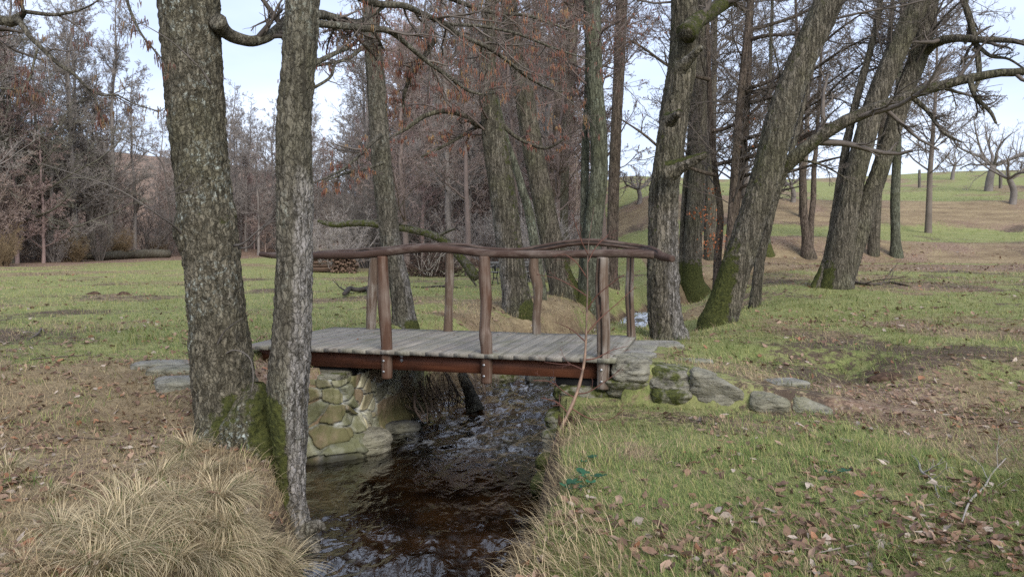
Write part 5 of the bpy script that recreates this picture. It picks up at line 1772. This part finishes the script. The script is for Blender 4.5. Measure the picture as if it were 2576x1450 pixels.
# iron bench behind the mossy trunk
M_iron = Mat('black_iron')
M_iron = M_iron.pbr((.012, .012, .013), .5, None, .4)
M_plank = mat_attr('grey_plank', .75, .2, .15, 30)
g = hit(1246, 716)
bench = thing('park_bench', 'park bench with black scrolled iron ends and grey planks beside the mossy trunk', 'bench', g)
e = unit(np.array([.92, .38, 0]))
f = np.array([-e[1], e[0], 0])


def bp(u, v, w):
    return g + e * u + f * v + np.array([0, 0, w])


for nm, w0, w1, v0, v1 in (('backrest', .60, .80, .26, .31),):
    for k_ in range(2):
        mb = MB().box((-.12, v0 - .03 * k_, w0 + .115 * k_ - .02), (1.45, v0 + .03 - .03 * k_, w0 + .115 * k_ + .075), col=(.16, .155, .15), frame=lambda v: np.array([bp(*r_) for r_ in v]))
        part(mb, 'backrest_slat', M_plank, bench)
for k_ in range(3):
    mb = MB().box((-.12, -.22 + .14 * k_, .42), (1.45, -.10 + .14 * k_, .455), col=(.19, .185, .175), frame=lambda v: np.array([bp(*r_) for r_ in v]))
    part(mb, 'seat_slat', M_plank, bench)
for uu_ in (0.0, 1.3):
    en = MB()
    cv = [[(uu_, .33, 0), (uu_, .24, .12), (uu_, .16, .28), (uu_, .20, .41), (uu_, .27, .60), (uu_, .30, .80)], [(uu_, -.30, 0), (uu_, -.22, .12), (uu_, -.14, .28), (uu_, -.20, .41), (uu_, -.24, .52), (uu_, -.26, .64)],
          [(uu_, -.30, .63), (uu_, -.18, .67), (uu_, .0, .65), (uu_, .16, .62), (uu_, .26, .60)], [(uu_, -.24, .41), (uu_, 0, .40), (uu_, .2, .41)],
          [(uu_, -.14, .28), (uu_, -.05, .22), (uu_, .05, .22), (uu_, .16, .28)]]
    th = np.linspace(0, 3.6 * pi, 22)
    cv.append([(uu_, .02 + .11 * (1 - t_ / 13) * cos(t_), .53 + .11 * (1 - t_ / 13) * sin(t_)) for t_ in th])
    for c_ in cv:
        pth = catmull(np.array([bp(*r_) for r_ in c_]), 26)
        en.tubes(pth, np.full(26, .017), 6)
    part(en, 'iron_end', M_iron, bench, True)

# fence posts on the skyline
M_fp = mat_log('grey_fence_post', (.14, .12, .10), (.28, .26, .23), .8)
for x, y0, y1, w, lb in ((2313, 427, 472, 7, 'plain wooden post on the upper slope under the skyline'), (2517, 432, 474, 8, 'wooden post on the upper slope behind the old orchard tree')):
    b = hit(x, y1)
    t_ = P(x, y0, b[1])
    mb = log_mesh(np.array([b - [0, 0, .3], (b + t_) / 2, t_]), np.array([w, w, w * .9]) * b[1] / FPX / 2, 8, 10, 3, None)
    tag(mb.build('fence_post', M_fp, None, True, origin=b), lb, 'fence post')

# roots hanging out of the far left bank under the bridge
rs2 = np.random.default_rng(33)
rb = MB()
n_ = 64
x0 = rs2.uniform(1046, 1245, n_)
pts_, rad_ = [], []
for x in x0:
    t = (x - 1046) / 200
    wy = np.interp(x, [1040, 1110, 1250], [1062, 1040, 968])
    hgt = rs2.uniform(30, 110)
    Yw = PZ(x, wy, -1.15)
    a_ = P(x - rs2.uniform(5, 40), wy - hgt, Yw[1] + rs2.uniform(.0, .25))
    m_ = P(x - rs2.uniform(-14, 18), wy - hgt * .45, Yw[1] - .05)
    b_ = P(x + rs2.uniform(-10, 22), wy + rs2.uniform(-4, 6), Yw[1] - .06)
    pts_.append(catmull(np.array([a_, m_, b_]), 9))
    rad_.append(np.linspace(1.3, .6, 9) * rs2.choice([.006, .008, .012, .02], p=[.4, .3, .2, .1]))
rb.tubes(np.array(pts_), np.array(rad_), 6, col=np.array([.15, .115, .092]) * rs2.uniform(.5, 1.5, (n_, 1)))
ROOT_TOPS = np.array(pts_)[:, 0]
tr_ = tag(rb.build('tangled_roots', M_stick, None, True, origin=pts_[0][0]), 'tangle of bare roots washed out of the bank behind the left abutment', 'roots')
Yr = PZ(1190, 1030, -1.15)[1]
o = bark_trunk(np.array([P(1196, 1035, Yr - .05), P(1186, 1000, Yr), P(1172, 965, Yr + .08), P(1160, 940, Yr + .2)]), np.array([.14, .10, .085, .07]), None, None, .012, 20, .014, 9, 26, 55, (), .16)
tag(o.build('root_stump', M_alder2, None, True, origin=P(1196, 1035, Yr)), 'thick grey root stump standing in the water among the bare roots', 'stump')
stick('crooked_branch', 'dark crooked branch leaning on the abutment wall under the bridge', [(925, 912, 13), (936, 935, 14), (936, 958, 14), (925, 980, 14), (905, 1000, 13), (890, 1012, 8)], (.050, .034, .026), (9.55, 8.7), 0, 4, 14, forks=0)

# the birch sapling in front of the bridge
SB = [(1388, 1142, 13), (1394, 1118, 13), (1410, 1080, 14), (1424, 1050, 15), (1438, 1020, 15), (1452, 985, 14), (1463, 945, 12), (1471, 900, 11), (1474, 850, 9.5), (1476, 790, 8.5), (1478, 720, 7), (1478, 660, 5.5), (1481, 610, 4), (1488, 560, 2.5), (1495, 520, 1.5)]
p, r = px_limb([(a_, b_, c_ * .6) for a_, b_, c_ in SB], 6.2, 6.9)
sap = thing('birch_sapling', 'slender young birch with orange brown bark growing from the right bank', 'sapling', p[0])
c = catmull(np.column_stack([p, r]), 60)
hz = np.linspace(0, 1, 60)
stc = np.array([.21, .130, .084])[None] * (1 - .55 * sstep(.35, .7, hz))[:, None] * np.random.default_rng(3).uniform(.55, 1.25, (60, 1))
mb = MB()
mb.tubes(c[:, :3], c[:, 3] * (1 + .12 * np.sin(hz * 70)), 9, col=np.repeat(stc, 9, 0))
M_birch = mat_attr('young_birch_bark', .55, .35, .3, 25, .15)
part(mb, 'stem', M_birch, sap, True)
BR = [[(1476, 780, 4), (1500, 745, 3), (1535, 715, 2.4), (1570, 690, 1.6)], [(1474, 840, 4), (1510, 800, 3), (1550, 765, 2.2), (1600, 720, 1.4)], [(1477, 745, 4), (1440, 720, 3), (1400, 700, 2.2), (1350, 690, 1.4)], [(1478, 700, 3.5), (1450, 660, 2.6), (1420, 640, 2), (1390, 645, 1.2)],
      [(1478, 660, 3), (1500, 620, 2.4), (1530, 590, 1.6)], [(1479, 640, 3), (1460, 600, 2.2), (1440, 540, 1.5)], [(1470, 905, 5), (1500, 900, 3.4), (1540, 880, 2.2), (1580, 870, 1.2)], [(1466, 930, 4), (1440, 918, 3), (1405, 915, 2.2), (1370, 910, 1.2)],
      [(1450, 990, 4), (1480, 985, 3), (1520, 960, 2.4), (1560, 930, 1.4)], [(1446, 1000, 4), (1420, 985, 3), (1385, 960, 2.2), (1340, 955, 1.4)], [(1436, 1025, 4), (1480, 1050, 3.4), (1530, 1055, 2.6), (1570, 1030, 1.4)], [(1430, 1040, 4), (1400, 1010, 3), (1360, 1000, 1.6)],
      [(1474, 860, 4), (1440, 830, 2.6), (1410, 815, 1.5)]]
brl = [px_limb(b_, 6.75, 6.55 + .25 * ((i * 7) % 5) / 2) for i, b_ in enumerate(BR)]
mb = MB()
limb_mb(mb, brl, 18, 5, np.array([.13, .062, .045]), .05, 3)
P0, R0, L0 = stack(brl, 12)
sprays(mb, P0, R0, L0, np.random.default_rng(9), [(5, .25, .6, .42, 6, .12, .05), (3, .2, .6, .45, 4, .15, 0)], (.12, .060, .048), .0012)
part(mb, 'twigs', M_twig, sap)

# rotten stump beside it
g = PV(1452, 1080, -.35)
rs2 = np.random.default_rng(5)
mb = MB()
th = rs2.uniform(0, 2 * pi, 60)
rr = rs2.uniform(.05, .15, 60)
hh = rs2.uniform(.03, .17, 60)
b_ = g + np.stack([rr * np.cos(th) * 1.35, rr * np.sin(th), np.full(60, -.12)], -1)
t_ = b_ + np.stack([rs2.normal(0, .012, 60), rs2.normal(0, .012, 60), .12 + hh], -1)
mb.tubes(np.stack([b_, (b_ + t_) / 2, t_], 1), np.stack([np.full(60, .030), np.full(60, .024), np.full(60, .004)], -1), 5, col=np.array([.085, .052, .034]) * rs2.uniform(.35, 1.4, (60, 1)))
tag(mb.build('rotten_stump', M_stick, None, False, origin=g), 'low splintered dark stump rotting beside the birch sapling', 'stump')

# green leafy plants on the bank
M_leafy = mat_attr('green_leaf', .55, .35, .25, 30, trans=.2)


def leafy(x, y, n, size, seed, label):
    g = hit(x, y)
    rs2 = np.random.default_rng(seed)
    root = thing('leafy_plant', label, 'plant', g)
    for k_ in range(n):
        az, el = rs2.uniform(0, 2 * pi), rs2.uniform(.15, .8)
        d_ = np.array([cos(az) * cos(el), sin(az) * cos(el), sin(el)])
        sl = size * rs2.uniform(.6, 1.3)
        c0 = g + d_ * sl + np.array([0, -.03, .045])
        t1 = unit(d_ * np.array([1, 1, .2]) + np.array([0, -.25, .05]))
        t2_ = unit(np.cross(t1, [0, 0, 1]))
        nu_ = np.cross(t2_, t1)
        A_ = np.linspace(-2.5, 2.5, 31)
        R_ = sl * .62 * (.55 + .45 * np.abs(np.cos(A_ * 1.25))) * (1 - .1 * np.abs(A_)) * (1 + .07 * np.sin(A_ * 17))
        v = c0 + (R_ * np.cos(A_))[:, None] * t1 + (R_ * np.sin(A_))[:, None] * t2_ - (R_ ** 2 / sl * .35 - .015 * np.abs(np.cos(A_ * 1.25)))[:, None] * nu_
        mb = MB()
        a_ = np.arange(30) + 1
        mb.add(np.vstack([c0, v]), t=np.stack([np.zeros(30, int), a_, a_ + 1], -1), col=np.array([.020, .075, .034]) * rs2.uniform(.7, 1.8))
        mb.tubes(np.stack([g, (g + c0) / 2 + [0, 0, .01], c0]), np.full(3, .0025), 5, col=(.05, .08, .03))
        part(mb, 'leaf', M_leafy, root, False)


leafy(1482, 1225, 7, .085, 1, 'largest lush green leafy plant on the right bank')
leafy(1440, 1250, 5, .07, 2, 'lower green leafy plant hanging over the stream side of the bank')
leafy(1468, 1172, 3, .06, 3, 'small pale green leafy plant nearest the birch sapling')
leafy(2090, 1205, 3, .06, 4, 'flat green weed in the grass of the right bank')

# ------------------------------------------------------------------ straw tussocks
M_straw = mat_attr('dry_grass', .8, .15, .15, 20, trans=.25)
M_grass = mat_attr('grass_blades', .75, .2, .15, 8, trans=.3)
M_leaf = mat_attr('fallen_leaf', .75, .2, .25, 60, trans=.15)


def ribbon(mb, base, d, h, w, lean, curl, col, n=4, rs3=None, jit=0.0):
    """Blades: start points, horizontal directions, lengths, widths, first lean and added curl (radians)."""
    M = len(base)
    t = np.linspace(0, 1, n + 1)
    ang = lean[:, None] + curl[:, None] * t[None]
    dx = np.sin(ang)
    dz = np.cos(ang)
    st = (h / n)[:, None]
    hx = np.concatenate([np.zeros((M, 1)), np.cumsum(dx[:, :-1] * st, 1)], 1)
    hz_ = np.concatenate([np.zeros((M, 1)), np.cumsum(dz[:, :-1] * st, 1)], 1)
    p = base[:, None, :] + hx[..., None] * d[:, None, :] + hz_[..., None] * np.array([0, 0, 1.0])
    s = np.stack([-d[:, 1], d[:, 0], np.zeros(M)], -1)
    if jit:
        jw = np.cumsum(np.cumsum(rs3.normal(0, jit, (M, n + 1)), 1), 1) * st
        jw[:, 0] = 0
        p = p + jw[..., None] * s[:, None, :] + (np.cumsum(rs3.normal(0, jit, (M, n + 1)), 1) * st)[..., None] * np.array([0, 0, 1.0])
    ww = (w[:, None] * np.interp(t, [0, .35, 1], [.8, 1, .12])[None] / 2)[..., None]
    v = np.stack([p - s[:, None] * ww, p + s[:, None] * ww], 2).reshape(M, -1, 3)
    b = (np.arange(M) * 2 * (n + 1))[:, None] + 2 * np.arange(n)[None]
    q = np.stack([b, b + 1, b + 3, b + 2], -1).reshape(-1, 4)
    c = np.repeat(col, 2 * (n + 1), axis=0)
    mb.add(v.reshape(-1, 3), q, col=c)


STRAW = np.array([.58, .475, .30])
TUP = []
for j in range(4):
    rs2 = np.random.default_rng(600 + j)
    M = 430
    az = np.where(rs2.uniform(0, 1, M) < .55, rs2.normal(0, .75, M), rs2.uniform(0, 2 * pi, M))
    d_ = np.stack([np.cos(az), np.sin(az), np.zeros(M)], -1)
    base = d_ * (rs2.uniform(0, 1, M) ** .7 * .09)[:, None]
    mb = MB()
    gre = rs2.uniform(0, 1, M) < .13
    c_ = np.where(gre[:, None], np.array([.10, .14, .045]), STRAW) * rs2.uniform(.40, 1.25, (M, 1))
    ribbon(mb, base, d_, rs2.uniform(.22, .50, M), rs2.uniform(.0032, .0058, M), rs2.uniform(.1, .8, M), rs2.uniform(1.3, 2.8, M), c_, 8, rs2, .06)
    o = mb.build('grass_tussock', M_straw, None, False, origin=np.zeros(3))
    TUP.append(tag(o, 'bleached tussock of long drooping straw on the near left bank', 'grass tussock', 'straw tussocks on the near left bank'))
TPX = [(455, 1160), (400, 1195), (515, 1195), (350, 1265), (440, 1265), (545, 1255), (605, 1220), (300, 1300), (385, 1325), (470, 1335), (560, 1320), (590, 1350), (625, 1335), (250, 1350), (150, 1330), (60, 1420), (330, 1400), (420, 1415), (520, 1405),
       (600, 1390), (650, 1405), (700, 1440), (230, 1425), (575, 1440), (480, 1125), (120, 1250), (20, 1180), (640, 1440)]
rs = np.random.default_rng(19)
for j, (x, y) in enumerate(TPX):
    o = TUP[j] if j < 4 else TUP[j % 4].copy()
    if j >= 4:
        COL.objects.link(o)
    o.location = hit(x, y) - np.array([0, 0, .03])
    s_ = rs.uniform(.70, 1.05) * (.75 if y < 1200 or x < 160 else (.62 if x > 590 and y < 1380 else 1))
    o.scale = (s_, s_, s_ * rs.uniform(.8, 1.05))
    o.rotation_euler = (rs.uniform(-.25, .05), rs.uniform(0, .25), rs.normal(-.7, .8))

# ------------------------------------------------------------------ ground cover nobody could count
rs = np.random.default_rng(2024)


def sample(n, y0, y1, pw=1.7, wide=.78):
    a, b = y0 ** (1 - pw), y1 ** (1 - pw)
    Y = (a + rs.uniform(0, 1, n) * (b - a)) ** (1 / (1 - pw))
    X = rs.uniform(-1, 1, n) * (wide * Y + .6)
    return X, Y


def free(X, Y):
    d, hw, lev, side = stream(X, Y)
    u, v = uv_of(X, Y)
    deckm = (u > -4.4) & (u < .45) & (v > -.05) & (v < 2.25)
    st_ = ((u > -.9) & (u < 2.9) & (v > -.05) & (v < .30))
    return (d - hw > .06) & ~deckm & ~st_ & (land(X, Y) > lev + .10), d - hw


X, Y = sample(460000, 2.5, 62)
ok, e_ = free(X, Y)
X, Y, e_ = X[ok], Y[ok], e_[ok]
g_, s_, l_, f_, w_ = ground_mix(X, Y)
cl2 = fbm2(X, Y, 5.5, 3, 71)
u_ = rs.uniform(0, 1, len(X))
pg = np.clip(g_ + 1.4 * (cl2 - .5), 0, 1) * .85
ps = np.clip(s_ * .8 + .10 - .7 * (cl2 - .5), 0, 1) * .8 * (1 - f_)
isg = (u_ < pg) & (e_ > .22)
iss = ~isg & (rs.uniform(0, 1, len(X)) < ps)
for nm, sel, mat in (('green_grass', isg, M_grass), ('dry_grass', iss, M_straw)):
    x, y, ee = X[sel], Y[sel], e_[sel]
    M = len(x)
    sc = np.maximum(1, y / 4.5) ** .62
    z = land(x, y)
    az = rs.normal(0, 1.1, M) + 6 * fbm2(x, y, .9, 2, 81)
    d_ = np.stack([np.cos(az), np.sin(az), np.zeros(M)], -1)
    long_ = np.exp(-np.clip(ee, 0, 3) / .45)
    if nm == 'green_grass':
        h = rs.uniform(.022, .062, M) * sc * (1 + 1.1 * sstep(.56, .70, fbm2(x, y, 2.1, 2, 83))) * np.interp(y, [6, 14, 48], [1, .75, .5])
        c_ = np.array([.125, .178, .050]) * rs.uniform(.6, 1.35, (M, 1))
        yel = rs.uniform(0, 1, M) < np.interp(y, [3, 12, 30], [.36, .5, .8])
        c_ = np.where(yel[:, None], np.array([.34, .33, .125]) * rs.uniform(.7, 1.2, (M, 1)), c_)
        lean = rs.uniform(.3, 1.15, M)
    else:
        h = rs.uniform(.03, .10, M) * sc * (1 + .9 * long_) * np.interp(y, [6, 14, 48], [1, .8, .45])
        c_ = np.array([.41, .315, .185]) * rs.uniform(.35, 1.2, (M, 1))
        lean = rs.uniform(.6, 1.4, M)
    mb = MB()
    ribbon(mb, np.stack([x, y, z - .006], -1), d_, h, rs.uniform(.0026, .0048, M) * sc, lean, rs.uniform(.1, .9, M), c_, 2)
    tag(mb.build(nm, mat, None, False, origin=np.zeros(3)), kind='stuff')

# long straw hanging over the banks
mb = MB()
n_ = 60000
X, Y = sample(n_, 3.2, 26, 1.3, .7)
d, hw, lev, side = stream(X, Y)
e_ = d - hw
ok, _ = free(X, Y)
dens = np.where(side > 0, .45 * np.exp(-((e_ - .38) / .22) ** 2), np.exp(-((e_ - .55) / .40) ** 2)) * np.where((Y > 9.9) | (Y < 7.2), 1, .15)
dens = np.where((Y > 9.9) & (side < 0), np.maximum(dens, .35 * np.exp(-np.clip(e_ - .4, 0, 9) / 1.4)), dens)
pick = ok & (rs.uniform(0, 1, n_) < dens) & (fbm2(X, Y, 2.6, 3, 88) > .42)
x, y, sd_ = X[pick], Y[pick], side[pick]
M = len(x)
eps = .05
gx_ = (stream(x + eps, y)[0] - stream(x - eps, y)[0])
gy_ = (stream(x, y + eps)[0] - stream(x, y - eps)[0])
tow = -np.stack([gx_, gy_, np.zeros(M)], -1)
d_ = unit(tow + rs.normal(0, .55 * .1, (M, 3)) * np.array([1, 1, 0]) * 2)
sc = np.maximum(1, y / 5) ** .55
ribbon(mb, np.stack([x, y, land(x, y) - .01], -1), d_, rs.uniform(.10, .30, M) * sc ** .4, rs.uniform(.0026, .0042, M) * sc, rs.uniform(.2, 1.0, M), rs.uniform(.6, 1.8, M),
       STRAW * np.array([1, .95, .9]) * rs.uniform(.45, 1.1, (M, 1)), 5)
bt = np.repeat(ROOT_TOPS, 16, 0) + rs.normal(0, .10, (len(ROOT_TOPS) * 16, 3)) * np.array([1.2, 1, .8])
M = len(bt)
ribbon(mb, bt, unit(np.array([.75, -.6, 0]) + rs.normal(0, .45, (M, 3)) * np.array([1, 1, 0])), rs.uniform(.12, .45, M), rs.uniform(.004, .008, M), rs.uniform(.3, 1.3, M), rs.uniform(.9, 2.0, M),
       STRAW * np.array([1, .93, .85]) * rs.uniform(.45, 1.1, (M, 1)), 6, rs, .12)
tag(mb.build('bank_straw', M_straw, None, False, origin=np.zeros(3)), kind='stuff')

# fallen leaves


def leaves(n, y0, y1, pw, extra=None):
    X, Y = sample(n, y0, y1, pw)
    ok, e_ = free(X, Y)
    X, Y = X[ok], Y[ok]
    g_, s_, l_, f_, w_ = ground_mix(X, Y)
    pl = np.clip(l_ * .8 - .16 + 1.2 * (fbm2(X, Y, 2.4, 3, 93) - .5), .02, 1)
    k_ = rs.uniform(0, 1, len(X)) < pl
    return X[k_], Y[k_]


x, y = leaves(52000, 2.5, 34, 1.6)
M = len(x)
z = land(x, y)
dzx = (land(x + .04, y) - land(x - .04, y)) / .08
dzy = (land(x, y + .04) - land(x, y - .04)) / .08
nrm_ = unit(np.stack([-dzx, -dzy, np.ones(M)], -1) + rs.normal(0, .38, (M, 3)))
a1 = unit(np.cross(nrm_, rs.normal(0, 1, (M, 3))))
a2 = np.cross(nrm_, a1)
L_ = (rs.uniform(.015, .045, M) * np.maximum(1, y / 6) ** .45)[:, None]
Wd = L_ * rs.uniform(.28, .62, (M, 1))
cu = rs.uniform(-.35, .9, (M, 1)) * L_
c0 = np.stack([x, y, z + .006 + rs.uniform(0, .02, M)], -1)
vs = np.stack([c0 - a1 * L_, c0 - a1 * L_ * .25 + a2 * Wd + nrm_ * cu * .35, c0 - a1 * L_ * .2 - nrm_ * .0, c0 - a1 * L_ * .25 - a2 * Wd + nrm_ * cu * .35,
               c0 + a1 * L_ * .45 + a2 * Wd * .8 + nrm_ * cu * .45, c0 + a1 * L_ * .45 + nrm_ * cu * .1, c0 + a1 * L_ * .45 - a2 * Wd * .8 + nrm_ * cu * .45, c0 + a1 * L_ + nrm_ * cu * .5], 1)
vs = vs + rs.normal(0, 1, vs.shape) * (L_ * .10)[:, None, :]
b = np.arange(M)[:, None] * 8
q = np.concatenate([b + np.array([[1, 2, 5, 4]]), b + np.array([[2, 3, 6, 5]])])
t = np.concatenate([b + np.array([[0, 2, 1]]), b + np.array([[0, 3, 2]]), b + np.array([[4, 5, 7]]), b + np.array([[5, 6, 7]])])
pal = np.array([(.24, .150, .098), (.175, .108, .072), (.31, .21, .150), (.39, .32, .26), (.125, .076, .056), (.28, .140, .080)])
c_ = pal[rs.choice(6, M, p=[.26, .24, .2, .10, .14, .06])] * rs.uniform(.7, 1.25, (M, 1))
mb = MB()
mb.add(vs.reshape(-1, 3), q, t, col=np.repeat(c_, 8, 0))
tag(mb.build('fallen_leaves', M_leaf, None, False, origin=np.zeros(3)), kind='stuff')

# a few leaves blown onto the deck
mb = MB()
n_ = 46
uu_, vv2 = rs.uniform(-4.1, -.1, n_), rs.uniform(.15, 2.1, n_)
c0 = np.array([UV(a_, b_, .008) for a_, b_ in zip(uu_, vv2)])
az = rs.uniform(0, 6.28, n_)
a1 = np.stack([np.cos(az), np.sin(az), rs.normal(0, .12, n_)], -1)
a2 = np.stack([-np.sin(az), np.cos(az), rs.normal(0, .2, n_)], -1)
sz = rs.uniform(.012, .035, (n_, 1))
vs = np.stack([c0 - a1 * sz, c0 + a2 * sz * .5, c0 + a1 * sz, c0 - a2 * sz * .5], 1)
mb.add(vs.reshape(-1, 3), np.arange(n_ * 4).reshape(-1, 4), col=np.repeat(pal[rs.choice(6, n_)] * .8, 4, 0))
tag(mb.build('leaves_on_deck', M_leaf, None, False, origin=np.zeros(3)), kind='stuff')
